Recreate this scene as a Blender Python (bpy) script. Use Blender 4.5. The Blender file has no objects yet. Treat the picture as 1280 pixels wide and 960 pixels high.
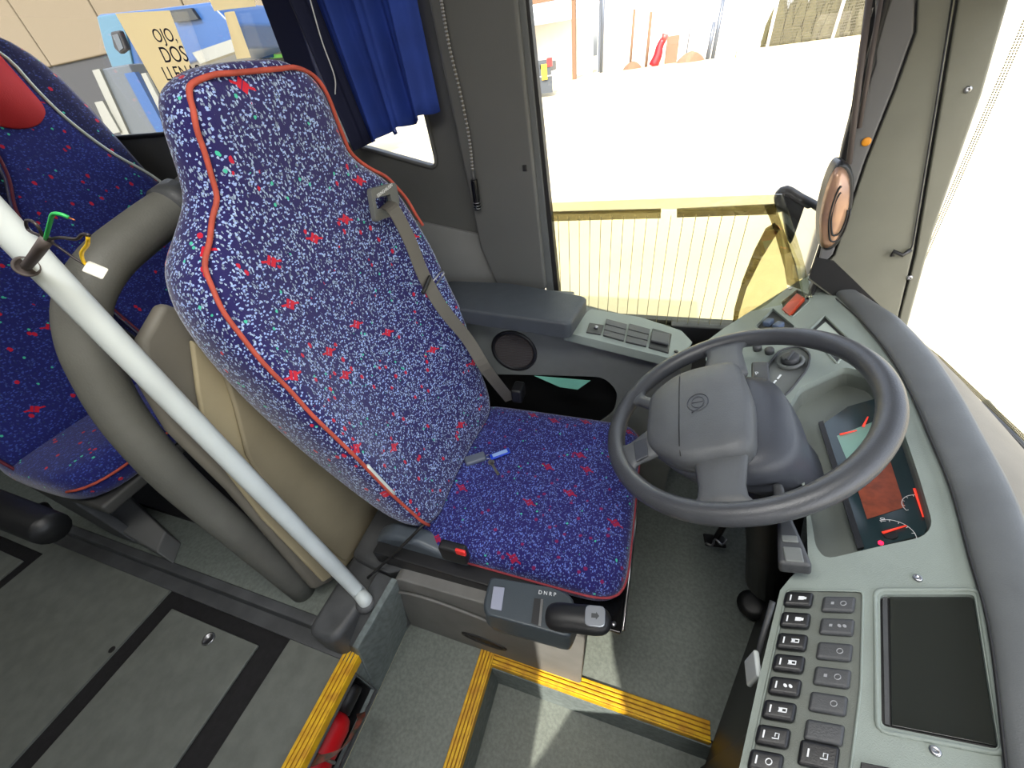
import bpy, bmesh, math, random
from mathutils import Vector, Matrix
random.seed(7)
SC = bpy.context.scene
COL = SC.collection
# ------------------------------------------------------------------ camera
F, YAW, PIT, ROL = 490.0, 0.4064836, 0.6892875, -0.1465745
H = 1.45
_f = Vector((-math.sin(YAW)*math.cos(PIT), math.cos(YAW)*math.cos(PIT), -math.sin(PIT)))
_r = Vector((math.cos(YAW), math.sin(YAW), 0)); _u = _r.cross(_f)
RT = _r*math.cos(ROL)+_u*math.sin(ROL); UP = RT.cross(_f); FW = _f
CAM = Vector((0, 0, H))
cd = bpy.data.cameras.new('camera'); cam = bpy.data.objects.new('camera', cd); COL.objects.link(cam)
cd.sensor_width = 36; cd.lens = 36*F/1280; cd.clip_start = .02; cd.clip_end = 500
cam.matrix_world = Matrix.Translation(CAM) @ Matrix((RT, UP, -FW)).transposed().to_4x4()
SC.camera = cam
# ------------------------------------------------------------------ world, sun, exposure
w = bpy.data.worlds.new('sky'); SC.world = w; w.use_nodes = True
nt = w.node_tree; bg = nt.nodes['Background']
sky = nt.nodes.new('ShaderNodeTexSky'); sky.sky_type = 'NISHITA'; sky.sun_disc = False
SUNV = Vector((.05, -.94, .85)).normalized()          # towards the sun
sky.sun_elevation = math.asin(SUNV.z); sky.sun_rotation = math.atan2(SUNV.x, SUNV.y)
sky.dust_density = 3
hs = nt.nodes.new('ShaderNodeHueSaturation'); hs.inputs['Saturation'].default_value = .45
nt.links.new(sky.outputs[0], hs.inputs['Color']); nt.links.new(hs.outputs[0], bg.inputs[0]); bg.inputs[1].default_value = .5
sd = bpy.data.lights.new('sun', 'SUN'); sd.energy = 5.2; sd.angle = .009; sd.color = (1, .93, .8)
so = bpy.data.objects.new('sun', sd); COL.objects.link(so); so.location = (3, -8, 9)
so.rotation_euler = SUNV.to_track_quat('Z', 'Y').to_euler()
vs = SC.view_settings; vs.view_transform = 'Standard'; vs.look = 'None'; vs.gamma = 1; vs.exposure = .75
vs.use_curve_mapping = False
for lx, ly, e_ in ((-.15, .05, 9), (-1.7, -.3, 2.5)):     # added fill lamps that brighten the interior (housings are built further down)
    ld = bpy.data.lights.new('added_fill_lamp', 'AREA'); ld.energy = e_; ld.shape = 'RECTANGLE'; ld.size = .8; ld.size_y = .35; ld.color = (1, .98, .94)
    lo_ = bpy.data.objects.new('added_fill_light', ld); COL.objects.link(lo_); lo_.location = (lx, ly, 1.965)
# ------------------------------------------------------------------ projection helpers (photo pixel -> point on a real plane)
def ray(x, y): return FW + RT*((x-640)/F) - UP*((y-480)/F)
def PX(p, v): d = ray(*p); return CAM + d*(v/d.x)
def PY(p, v): d = ray(*p); return CAM + d*(v/d.y)
def PZ(p, v): d = ray(*p); return CAM + d*((v-H)/d.z)
def PP(p, p0, n): d = ray(*p); return CAM + d*((Vector(p0)-CAM).dot(n)/d.dot(n))
# ------------------------------------------------------------------ materials
def lin(c):
    return tuple(((v/255)/12.92 if v/255 <= .04045 else ((v/255+.055)/1.055)**2.4) for v in c)+(1,)
def mat(name, c, rough=.55, metal=0, noise=0, nscale=40, bump=0, bscale=300, spec=.5, c2=None, emis=None, estr=1):
    m = bpy.data.materials.new(name); m.use_nodes = True; N = m.node_tree; b = N.nodes['Principled BSDF']
    b.inputs['Base Color'].default_value = lin(c); b.inputs['Roughness'].default_value = rough
    b.inputs['Metallic'].default_value = metal; b.inputs['Specular IOR Level'].default_value = spec
    tc = N.nodes.new('ShaderNodeTexCoord')
    if noise or c2:
        n = N.nodes.new('ShaderNodeTexNoise'); n.inputs['Scale'].default_value = nscale; n.inputs['Detail'].default_value = 6
        N.links.new(tc.outputs['Object'], n.inputs['Vector'])
        r = N.nodes.new('ShaderNodeValToRGB'); r.color_ramp.elements[0].position = .35; r.color_ramp.elements[1].position = .68
        a = lin(c); d = lin(c2) if c2 else tuple(min(1, v*(1+noise)) for v in a[:3])+(1,)
        if not c2: a = tuple(v*(1-noise) for v in a[:3])+(1,)
        r.color_ramp.elements[0].color = a; r.color_ramp.elements[1].color = d
        N.links.new(n.outputs['Fac'], r.inputs[0]); N.links.new(r.outputs[0], b.inputs['Base Color'])
    if bump:
        n2 = N.nodes.new('ShaderNodeTexNoise'); n2.inputs['Scale'].default_value = bscale; n2.inputs['Detail'].default_value = 3
        N.links.new(tc.outputs['Object'], n2.inputs['Vector'])
        bp = N.nodes.new('ShaderNodeBump'); bp.inputs['Strength'].default_value = bump; bp.inputs['Distance'].default_value = .002
        N.links.new(n2.outputs['Fac'], bp.inputs['Height']); N.links.new(bp.outputs[0], b.inputs['Normal'])
    if emis:
        b.inputs['Emission Color'].default_value = lin(emis); b.inputs['Emission Strength'].default_value = estr
    return m
def glassmat(name, tint=(1, 1, 1), refl=.06, fr=.12):
    m = bpy.data.materials.new(name); m.use_nodes = True; N = m.node_tree
    N.nodes.remove(N.nodes['Principled BSDF'])
    t = N.nodes.new('ShaderNodeBsdfTransparent'); t.inputs[0].default_value = tint+(1,)
    g = N.nodes.new('ShaderNodeBsdfGlossy'); g.inputs['Roughness'].default_value = .02
    lw = N.nodes.new('ShaderNodeLayerWeight'); lw.inputs[0].default_value = .25
    mu = N.nodes.new('ShaderNodeMath'); mu.operation = 'MULTIPLY_ADD'; mu.inputs[1].default_value = fr; mu.inputs[2].default_value = refl*.5
    mx = N.nodes.new('ShaderNodeMixShader')
    N.links.new(lw.outputs['Fresnel'], mu.inputs[0]); N.links.new(mu.outputs[0], mx.inputs[0])
    N.links.new(t.outputs[0], mx.inputs[1]); N.links.new(g.outputs[0], mx.inputs[2])
    N.links.new(mx.outputs[0], N.nodes['Material Output'].inputs[0]); return m
def fabric(name, base, light, scale=165, lightamt=.5, plane='yz', mot=9.5):
    m = bpy.data.materials.new(name); m.use_nodes = True; N = m.node_tree; L = N.links; b = N.nodes['Principled BSDF']
    b.inputs['Roughness'].default_value = .85; b.inputs['Sheen Weight'].default_value = .35
    b.inputs['Sheen Roughness'].default_value = .45; b.inputs['Specular IOR Level'].default_value = .25
    tc = N.nodes.new('ShaderNodeTexCoord')
    def math_(op, a, bb, c=None):
        q = N.nodes.new('ShaderNodeMath'); q.operation = op
        for i, v in enumerate((a, bb, c)):
            if v is None: continue
            if isinstance(v, (int, float)): q.inputs[i].default_value = v
            else: L.new(v, q.inputs[i])
        return q.outputs[0]
    def mix(f, a, bb):
        q = N.nodes.new('ShaderNodeMix'); q.data_type = 'RGBA'; L.new(f, q.inputs[0])
        for s, v in ((q.inputs[6], a), (q.inputs[7], bb)):
            if isinstance(v, tuple): s.default_value = v
            else: L.new(v, s)
        return q.outputs[2]
    def layer(scale, off, rnd_lo, rnd_hi, size, stretch=(1, 1, 1), rot=(0, 0, 0), metric='EUCLIDEAN'):
        mp = N.nodes.new('ShaderNodeMapping'); mp.inputs['Scale'].default_value = stretch
        mp.inputs['Location'].default_value = (off, off*.7, off*1.3); mp.inputs['Rotation'].default_value = rot
        L.new(warp, mp.inputs[0])
        v = N.nodes.new('ShaderNodeTexVoronoi'); v.inputs['Scale'].default_value = scale; v.distance = metric
        L.new(mp.outputs[0], v.inputs['Vector'])
        sp = N.nodes.new('ShaderNodeSeparateColor'); L.new(v.outputs['Color'], sp.inputs[0])
        a = math_('GREATER_THAN', sp.outputs[0], rnd_lo); c = math_('LESS_THAN', sp.outputs[0], rnd_hi)
        d = math_('LESS_THAN', v.outputs['Distance'], size)
        return math_('MULTIPLY', math_('MULTIPLY', a, c), d), sp
    wn_ = N.nodes.new('ShaderNodeTexNoise'); wn_.inputs['Scale'].default_value = scale*.9; L.new(tc.outputs['Object'], wn_.inputs[0])
    va = N.nodes.new('ShaderNodeVectorMath'); va.operation = 'MULTIPLY_ADD'; va.inputs[1].default_value = (.9/scale,)*3
    L.new(wn_.outputs['Color'], va.inputs[0]); L.new(tc.outputs['Object'], va.inputs[2]); warp = va.outputs[0]
    col = lin(base)
    # weave warp of the pattern density: worn middle shows more pale flecks
    f1, s1 = layer(scale, 0, 1-lightamt, 1.0, .5, (1, 1, .55), (0.8, .4, 0))
    c1 = mix(s1.outputs[1], lin(light), lin(tuple(int(v*.62) for v in light)))
    out = mix(f1, col, c1)
    f2, s2 = layer(scale*.95, 3.1, 1-lightamt*.8, 1.0, .46, (1, .55, 1), (-.7, 0, .5))
    out = mix(f2, out, lin(tuple(int(v*.8+b_*.2) for v, b_ in zip(light, (60, 90, 220)))))
    f3, s3 = layer(scale*.25, 7.7, .93, 1.0, .36, (1, 1, .8), (.5, .2, .1))
    out = mix(f3, out, lin((188, 24, 56) if plane == 'yz' else (120, 26, 84)))
    f5, s5 = layer(scale*.42, 1.7, .984, 1.0, .4)
    out = mix(f5, out, lin((70, 190, 160)))
    # arrow-like red motif, laid out on the cloth plane
    sx = N.nodes.new('ShaderNodeSeparateXYZ'); L.new(tc.outputs['Object'], sx.inputs[0])
    pu, pv = [{'x': sx.outputs[0], 'y': sx.outputs[1], 'z': sx.outputs[2]}[k] for k in plane]
    cb = N.nodes.new('ShaderNodeCombineXYZ'); L.new(pu, cb.inputs[0]); L.new(pv, cb.inputs[1])
    vo = N.nodes.new('ShaderNodeTexVoronoi'); vo.voronoi_dimensions = '2D'; vo.inputs['Scale'].default_value = mot; vo.inputs['Randomness'].default_value = .75
    L.new(cb.outputs[0], vo.inputs['Vector'])
    sub = N.nodes.new('ShaderNodeVectorMath'); sub.operation = 'SUBTRACT'; L.new(cb.outputs[0], sub.inputs[0]); L.new(vo.outputs['Position'], sub.inputs[1])
    sl = N.nodes.new('ShaderNodeSeparateXYZ'); L.new(sub.outputs[0], sl.inputs[0]); lx, ly = sl.outputs[0], sl.outputs[1]
    ax_, ay_ = math_('ABSOLUTE', lx, None), math_('ABSOLUTE', ly, None)
    dia = math_('LESS_THAN', math_('ADD', ax_, ay_), .0125)
    bar = math_('MULTIPLY', math_('LESS_THAN', math_('ABSOLUTE', math_('ADD', ly, math_('MULTIPLY', lx, .35)), None), .0022), math_('LESS_THAN', ax_, .021))
    slit = math_('GREATER_THAN', math_('ABSOLUTE', math_('ADD', math_('SUBTRACT', lx, ly), .002), None), .0011)
    sc_ = N.nodes.new('ShaderNodeSeparateColor'); L.new(vo.outputs['Color'], sc_.inputs[0])
    f4 = math_('MULTIPLY', math_('MULTIPLY', math_('MAXIMUM', dia, bar), slit), math_('GREATER_THAN', sc_.outputs[0], .5))
    ge = N.nodes.new('ShaderNodeSeparateXYZ'); L.new(tc.outputs['Normal'], ge.inputs[0])
    f4 = math_('MULTIPLY', f4, math_('GREATER_THAN', math_('ABSOLUTE', ge.outputs[0 if plane == 'yz' else 2], None), .45))
    out = mix(f4, out, lin((196, 20, 48) if plane == 'yz' else (150, 24, 66)))
    L.new(out, b.inputs['Base Color'])
    n2 = N.nodes.new('ShaderNodeTexNoise'); n2.inputs['Scale'].default_value = 500; L.new(tc.outputs['Object'], n2.inputs[0])
    bp = N.nodes.new('ShaderNodeBump'); bp.inputs['Strength'].default_value = .3; bp.inputs['Distance'].default_value = .002
    L.new(n2.outputs['Fac'], bp.inputs['Height']); L.new(bp.outputs[0], b.inputs['Normal'])
    return m
M = dict(
 vinyl=mat('grey speckled vinyl', (112, 119, 113), .5, noise=.16, nscale=110, bump=.25, bscale=220),
 vinyl2=mat('grey aisle vinyl', (104, 108, 102), .55, noise=.12, nscale=25, bump=.2, bscale=260),
 riser=mat('riser vinyl', (112, 122, 122), .6, noise=.2, nscale=60, bump=.2),
 tar=mat('black bitumen seam', (16, 15, 18), .7, noise=.4, nscale=60, bump=.6, bscale=120),
 yellow=mat('yellow nosing', (232, 186, 14), .5, c2=(196, 140, 20), nscale=35),
 yellow_dk=mat('yellow groove', (150, 104, 12), .7),
 rubber=mat('black rubber', (22, 22, 23), .6, bump=.2),
 black=mat('black plastic', (26, 27, 29), .42, bump=.15, bscale=600),
 gloss=mat('gloss black', (14, 15, 17), .15),
 dgrey=mat('dark grey plastic', (66, 68, 70), .5, noise=.08, nscale=20, bump=.25, bscale=500),
 wallg=mat('dark wall panel', (78, 79, 78), .6, noise=.05, nscale=8, bump=.15, bscale=500),
 wallm=mat('mid grey panel', (118, 119, 118), .6, noise=.05, nscale=8, bump=.15, bscale=500),
 post=mat('post panel', (86, 87, 86), .55, noise=.05, nscale=6, bump=.1),
 pillar=mat('a pillar panel', (112, 112, 100), .5, noise=.06, nscale=9, bump=.15, bscale=500),
 pillar2=mat('a pillar inner strip', (104, 104, 104), .5, bump=.1),
 dash=mat('pale green grey dash', (134, 144, 137), .55, noise=.05, nscale=12, bump=.35, bscale=700),
 dashd=mat('dash recess', (108, 114, 108), .55, bump=.3, bscale=700),
 visor=mat('dash lip', (88, 91, 92), .5, noise=.1, nscale=10, bump=.25, bscale=500),
 ledge=mat('dash ledge', (118, 114, 104), .7, noise=.1, nscale=9, bump=.25, bscale=400),
 wheel=mat('steering wheel leather', (66, 68, 72), .36, noise=.1, nscale=14, bump=.25, bscale=450),
 hub=mat('steering hub', (84, 87, 90), .5, noise=.07, nscale=18, bump=.3, bscale=450),
 hubd=mat('hub shroud', (62, 65, 72), .45, bump=.25, bscale=450),
 console=mat('console grey', (104, 108, 106), .55, noise=.07, nscale=14, bump=.25, bscale=500),
 sidecon=mat('engine box grey', (108, 108, 106), .6, noise=.1, nscale=12, bump=.3, bscale=350),
 pad=mat('armrest pad', (62, 67, 72), .55, noise=.06, nscale=30, bump=.4, bscale=350),
 beige=mat('beige shell', (142, 132, 108), .6, noise=.1, nscale=7, bump=.1),
 beige2=mat('beige highlight', (168, 156, 126), .6, noise=.07, nscale=7, bump=.1),
 shellg=mat('grey shell', (112, 108, 98), .6, noise=.08, nscale=7),
 mould=mat('grey moulding', (74, 76, 78), .5, noise=.22, nscale=14, bump=.2),
 tube=mat('grey foam tube', (98, 98, 92), .55, noise=.1, nscale=12, bump=.25, bscale=300),
 white=mat('white enamel', (206, 214, 214), .32, noise=.06, nscale=9),
 steel=mat('steel', (170, 172, 176), .28, 1),
 brass=mat('key metal', (190, 184, 160), .35, 1),
 red=mat('red paint', (190, 14, 26), .4),
 redb=mat('red plastic', (222, 48, 44), .4),
 redf=mat('red cloth', (170, 26, 34), .8, bump=.2),
 orange=mat('orange piping', (186, 78, 60), .7, c2=(156, 64, 48), nscale=25, bump=.3),
 pipew=mat('pale piping', (196, 204, 196), .5),
 strap1=mat('belt webbing', (92, 88, 80), .7, bump=.4, bscale=900),
 bezel=mat('belt bezel', (96, 98, 96), .5, bump=.2),
 blue=mat('curtain blue', (34, 62, 150), .85, noise=.14, nscale=10, bump=.3, bscale=500),
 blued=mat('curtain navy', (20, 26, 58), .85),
 paper=mat('paper', (240, 226, 186), .8), ink=mat('ink', (40, 40, 70), .8),
 whitep=mat('white print', (225, 228, 230), .5), greyp=mat('grey print', (150, 152, 155), .5),
 screen=mat('dark screen', (38, 42, 40), .12, spec=.7),
 lcd=mat('orange lcd', (150, 74, 48), .3, c2=(112, 58, 40), nscale=60, emis=(200, 80, 50), estr=.03),
 clus=mat('cluster glass', (38, 56, 60), .12, spec=.8), needle=mat('needle', (236, 70, 54), .4, emis=(236, 60, 40), estr=.4),
 teal=mat('teal display glare', (126, 164, 150), .2),
 tealp=mat('teal paper', (120, 190, 170), .7),
 reddot=mat('warning lamp', (255, 30, 60), .4, emis=(255, 20, 60), estr=2.5),
 chromeb=mat('silver button', (176, 182, 190), .3, .7), fobm=mat('fob', (96, 104, 118), .45), tagb=mat('blue tag', (30, 70, 200), .35),
 amber=mat('amber', (224, 148, 40), .4), wgreen=mat('green wire', (40, 160, 80), .4), wyel=mat('yellow wire', (226, 186, 30), .4),
 wblk=mat('dark wire', (44, 38, 40), .4), conn=mat('white connector', (224, 222, 210), .5), sheath=mat('cable sheath', (84, 76, 74), .6),
 frame=mat('pale window frame', (206, 206, 176), .5), band=mat('dark window band', (92, 88, 66), .6), wire=mat('heater wire', (120, 116, 84), .6),
 roof=mat('ceiling lining', (150, 150, 148), .8), wallr=mat('right wall lining', (110, 110, 108), .8),
 dirt=mat('yard ground', (180, 170, 142), .95, noise=.08, nscale=.4, bump=.0), bwall=mat('white render', (232, 230, 222), .9, noise=.04, nscale=1),
 bbeige=mat('beige warehouse', (84, 76, 62), .9), bgrey=mat('grey plinth', (36, 38, 42), .9), bjoint=mat('joint', (140, 128, 108), .9),
 truckb=mat('truck blue', (16, 52, 96), .35), trucklb=mat('truck pale blue', (46, 78, 96), .35), truckw=mat('truck white', (98, 100, 96), .5),
 truckg=mat('truck grey', (54, 60, 66), .5), tyre=mat('tyre', (24, 24, 26), .8), carg=mat('car grey', (92, 98, 108), .3, .4), carr=mat('car red', (150, 24, 34), .3),
 carw=mat('car silver', (170, 172, 180), .3, .3), plate=mat('yellow plate', (240, 200, 30), .5), lampr=mat('tail lamp', (210, 40, 40), .3),
 brown=mat('rust brown', (104, 80, 60), .9), foliage=mat('scrub', (92, 88, 58), .95, noise=.3, nscale=6), mesh=mat('fence mesh', (80, 76, 62), .7),
 concrete=mat('kerb concrete', (176, 160, 136), .9, noise=.2, nscale=2), bluep=mat('blue sign', (90, 110, 190), .6), bind=mat('blind', (60, 60, 62), .9),
 seatshell=mat('seat shell', (70, 70, 68), .5), mirf=mat('mirror face', (205, 206, 205), .04, 1), ovalf=mat('oval face', (190, 150, 120), .22, .2, c2=(150, 120, 104), nscale=14),
 hseatl=mat('dark shell', (40, 42, 58), .6, noise=.3, nscale=8),
)
for k_ in ('paper', 'blue'):
    N_ = M[k_].node_tree; b_ = N_.nodes['Principled BSDF']; tr_ = N_.nodes.new('ShaderNodeBsdfTranslucent'); ms_ = N_.nodes.new('ShaderNodeMixShader')
    ms_.inputs[0].default_value = .5 if k_ == 'paper' else .12
    if k_ == 'paper': tr_.inputs[0].default_value = lin((236, 216, 168))
    else: tr_.inputs[0].default_value = lin((34, 62, 150))
    N_.links.new(b_.outputs[0], ms_.inputs[1]); N_.links.new(tr_.outputs[0], ms_.inputs[2]); N_.links.new(ms_.outputs[0], N_.nodes['Material Output'].inputs[0])
M['fab'] = fabric('driver moquette', (34, 29, 88), (176, 198, 230), 290, .32)
M['fabs'] = fabric('driver cushion moquette', (36, 32, 100), (112, 132, 200), 300, .30, 'xy')
M['fabp'] = fabric('passenger moquette', (30, 34, 104), (58, 76, 150), 260, .3, 'yz', 6)
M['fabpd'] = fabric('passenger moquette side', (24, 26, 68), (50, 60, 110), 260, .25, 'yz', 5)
M['glass'] = glassmat('clear glass'); M['hglass'] = glassmat('tinted heated glass', (.93, .92, .80)); M['fglass'] = glassmat('frame plastic', (.84, .83, .70), .3); M['dglass'] = glassmat('printed band', (.36, .33, .22), .3); M['bglass'] = glassmat('brownish glass', (.74, .72, .60), .1)
# ------------------------------------------------------------------ object helpers
OFF = {}
def root(name, label, cat, loc, group=None, kind=None):
    o = bpy.data.objects.new(name, None); COL.objects.link(o); o.location = loc; o.empty_display_size = .05
    o['label'] = label; o['category'] = cat
    if group: o['group'] = group
    if kind: o['kind'] = kind
    OFF[o.name] = Vector(loc); return o
def tag(o, label, cat, group=None):
    o['label'] = label; o['category'] = cat
    if group: o['group'] = group
    return o
class MB:
    def __init__(s): s.v = []; s.f = []
    def add(s, vs, fs):
        n = len(s.v); s.v += [Vector(v) for v in vs]; s.f += [tuple(i+n for i in f) for f in fs]; return s
    def box(s, lo, hi):
        x0, y0, z0 = lo; x1, y1, z1 = hi
        return s.obox(((x0+x1)/2, (y0+y1)/2, (z0+z1)/2), ((x1-x0)/2, (y1-y0)/2, (z1-z0)/2))
    def obox(s, c, h, ax=None):
        c = Vector(c); ax = ax or (Vector((1, 0, 0)), Vector((0, 1, 0)), Vector((0, 0, 1)))
        vs = [c+ax[0]*(h[0]*i)+ax[1]*(h[1]*j)+ax[2]*(h[2]*k) for i in (-1, 1) for j in (-1, 1) for k in (-1, 1)]
        return s.add(vs, [(0, 1, 3, 2), (4, 6, 7, 5), (0, 4, 5, 1), (2, 3, 7, 6), (0, 2, 6, 4), (1, 5, 7, 3)])
    def prism(s, top, d):
        n = len(top); d = Vector(d); t = [Vector(p) for p in top]
        vs = t+[p+d for p in t]
        return s.add(vs, [tuple(range(n)), tuple(range(2*n-1, n-1, -1))]+[(i, i+n, (i+1) % n+n, (i+1) % n) for i in range(n)])
    def loft(s, rings, closed=True, caps=True):
        n = len(rings[0]); vs = [p for r in rings for p in r]; fs = []
        for a in range(len(rings)-1):
            for i in range(n if closed else n-1):
                j = (i+1) % n; fs.append((a*n+i, a*n+j, (a+1)*n+j, (a+1)*n+i))
        if caps and closed: fs += [tuple(range(n-1, -1, -1)), tuple(range((len(rings)-1)*n, len(rings)*n))]
        return s.add(vs, fs)
    def tube(s, pts, r, seg=12, closed=False, smooth=0, flat=None):
        pts = [Vector(p) for p in pts]
        if smooth: pts = spline(pts, smooth, closed)
        n = len(pts); rr = r if isinstance(r, (list, tuple)) else None
        rings = []; prev = None
        for i, p in enumerate(pts):
            if closed: t = (pts[(i+1) % n]-pts[i-1])
            else: t = pts[min(i+1, n-1)]-pts[max(i-1, 0)]
            t.normalize()
            if prev is None:
                a = Vector((0, 0, 1)) if abs(t.z) < .9 else Vector((1, 0, 0)); x = t.cross(a).normalized()
            else: x = (prev-t*prev.dot(t)).normalized()
            prev = x; y = t.cross(x)
            R = rr[0]+(rr[-1]-rr[0])*i/(n-1) if rr else r
            rings.append([p+(x*math.cos(q)+y*math.sin(q))*R for q in [2*math.pi*k/seg for k in range(seg)]])
        if closed:
            # align last ring to first to avoid twist
            rings.append(rings[0]); s.loft(rings, True, False)
        else: s.loft(rings)
        return s
    def lathe(s, c, ax, prof, seg=24):
        ax = Vector(ax).normalized(); a = Vector((0, 0, 1)) if abs(ax.z) < .9 else Vector((1, 0, 0))
        x = ax.cross(a).normalized(); y = ax.cross(x); c = Vector(c)
        return s.loft([[c+ax*h+(x*math.cos(q)+y*math.sin(q))*r for q in [2*math.pi*k/seg for k in range(seg)]] for r, h in prof])
    def build(s, name, m, parent=None, smooth=False, bev=0, sub=0, seg=2, kind=None, base=True):
        off = Vector((0, 0, 0))
        if parent:
            p = parent
            while p.parent: p = p.parent
            off = OFF.get(p.name, Vector((0, 0, 0)))
        elif base:
            xs = [v.x for v in s.v]; ys = [v.y for v in s.v]; zs = [v.z for v in s.v]
            off = Vector(((min(xs)+max(xs))/2, (min(ys)+max(ys))/2, min(zs)))
        me = bpy.data.meshes.new(name); me.from_pydata([v-off for v in s.v], [], s.f)
        bm = bmesh.new(); bm.from_mesh(me); bmesh.ops.remove_doubles(bm, verts=bm.verts, dist=1e-6)
        bmesh.ops.recalc_face_normals(bm, faces=bm.faces); bm.to_mesh(me); bm.free()
        o = bpy.data.objects.new(name, me); COL.objects.link(o); me.materials.append(M[m] if isinstance(m, str) else m)
        if parent: o.parent = parent
        else: o.location = off; OFF[o.name] = off
        if smooth:
            for p in me.polygons: p.use_smooth = True
        if bev:
            b = o.modifiers.new('b', 'BEVEL'); b.width = bev; b.segments = seg; b.limit_method = 'ANGLE'; b.angle_limit = .6
            for p in me.polygons: p.use_smooth = True
            wn = o.modifiers.new('w', 'WEIGHTED_NORMAL'); wn.keep_sharp = False
        if sub:
            q = o.modifiers.new('s', 'SUBSURF'); q.levels = sub; q.render_levels = sub
        if kind: o['kind'] = kind
        return o
def spline(P, k, closed=False):
    n = len(P); out = []
    for i in range(n if closed else n-1):
        p0 = P[i-1] if (closed or i > 0) else P[0]*2-P[1]
        p1 = P[i]; p2 = P[(i+1) % n]; p3 = P[(i+2) % n] if (closed or i+2 < n) else P[-1]*2-P[-2]
        for j in range(k):
            t = j/k
            out.append(.5*((2*p1)+(p2-p0)*t+(2*p0-5*p1+4*p2-p3)*t*t+(3*p1-p0-3*p2+p3)*t**3))
    if not closed: out.append(P[-1])
    return out
def round_poly(P, r, k=4):
    out = []; n = len(P)
    for i in range(n):
        p = Vector(P[i]); a = Vector(P[i-1])-p; b = Vector(P[(i+1) % n])-p
        ra = min(r, a.length*.45); rb = min(r, b.length*.45)
        A = p+a.normalized()*ra; B = p+b.normalized()*rb
        for j in range(k+1):
            t = j/k; out.append(A*(1-t)**2+p*2*t*(1-t)+B*t*t)
    return out
def plate(name, outer, holes, depth, m, parent=None, kind=None, bev=0, base=True):
    """flat panel with real openings; depth = vector of its thickness"""
    bm = bmesh.new(); edges = []
    for loop in [outer]+holes:
        vs = [bm.verts.new(v) for v in loop]
        edges += [bm.edges.new((vs[i], vs[(i+1) % len(vs)])) for i in range(len(vs))]
    bmesh.ops.triangle_fill(bm, use_beauty=True, use_dissolve=False, edges=edges)
    r = bmesh.ops.extrude_face_region(bm, geom=list(bm.faces))
    bmesh.ops.translate(bm, vec=Vector(depth), verts=[g for g in r['geom'] if isinstance(g, bmesh.types.BMVert)])
    mb = MB(); bm.verts.index_update(); mb.v = [v.co.copy() for v in bm.verts]; mb.f = [tuple(v.index for v in f.verts) for f in bm.faces]
    bm.free(); return mb.build(name, m, parent, kind=kind, bev=bev, base=base)
def text(s, org, xd, yd, size, m, parent, name='lettering', lift=.0006):
    cu = bpy.data.curves.new('t', 'FONT'); cu.body = s; cu.size = size; cu.align_x = 'CENTER'; cu.align_y = 'CENTER'; cu.extrude = .0002
    o = bpy.data.objects.new('t', cu); COL.objects.link(o); bpy.context.view_layer.update()
    me = bpy.data.meshes.new_from_object(o.evaluated_get(bpy.context.evaluated_depsgraph_get()))
    xd = Vector(xd).normalized(); zd = xd.cross(Vector(yd)).normalized(); yd = zd.cross(xd)
    mb = MB(); mb.v = [Vector(org)+xd*v.co.x+yd*v.co.y+zd*(v.co.z+lift) for v in me.vertices]; mb.f = [tuple(p.vertices) for p in me.polygons]
    bpy.data.objects.remove(o); return mb.build(name, m, parent)
def st(o, label=None):
    o['kind'] = 'structure'
    if label: o['label'] = label
    return o
V = Vector
# ================================================================== SETTING
# driver floor (z=0), lower step (z=-.2), aisle (z=.22)
YE = .31
mb = MB(); mb.prism([(-.65, -1.25, 0), (-.35, -1.25, 0), (-.35, .30, 0), (.80, .30, 0), (.80, 1.25, 0), (-.80, 1.25, 0), (-.80, .31, 0), (-.65, .31, 0)], (0, 0, -.03))
st(mb.build('floor', 'vinyl', kind='structure'))
st(MB().box((-.34, -1.25, -.23), (.80, .29, -.20)).build('step_floor', 'vinyl'))
st(MB().box((-.34, .29, -.22), (.80, .30, -.03)).build('step_riser', 'riser'))
st(MB().box((-.35, -1.25, -.22), (-.34, .30, -.03)).build('step_riser', 'riser'))
# aisle floor with hatch opening
z = .22
h0 = [PZ(p, z) for p in ((216, 734), (366, 794))]
hx0, hx1, hy1 = -1.40, -.88, .151
outer = [V((-4, -1.25, z)), V((-.70, -1.25, z)), V((-.70, .20, z)), V((-4, .20, z))]
hole = [V((hx0, -.95, z)), V((hx1, -.95, z)), V((hx1, hy1, z)), V((hx0, hy1, z))]
hole2 = [V((-2.75, -.95, z)), V((-2.05, -.95, z)), V((-2.05, .10, z)), V((-2.75, .10, z))]
plate('aisle_floor', outer, [hole, hole2], (0, 0, -.03), 'vinyl2', kind='structure')
# floor hatch
t = root('floor_hatch', 'grey floor hatch in black bitumen surround in front of the platform edge', 'floor hatch', (-1.14, -.4, .2))
MB().box((hx0, -.95, .195), (hx1, hy1, .2125)).build('seam', 'tar', t)
MB().box((-1.335, -.95, .2125), (-.965, .100, .2215)).build('cover', 'vinyl2', t, bev=.002)
c = PZ((261, 799), .222)
g = MB(); g.lathe(c, (0, 0, 1), [(.017, 0), (.018, .003), (.015, .004), (.012, .0015)], 20); g.build('latch_ring', 'steel', t, smooth=True)
t = root('floor_hatch', 'floor hatch under the black armrest at the left edge', 'floor hatch', (-2.4, -.4, .2))
MB().box((-2.75, -.95, .195), (-2.05, .10, .2125)).build('seam', 'tar', t)
MB().box((-2.70, -.95, .2125), (-2.10, .06, .2215)).build('cover', 'vinyl2', t, bev=.002)
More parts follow.
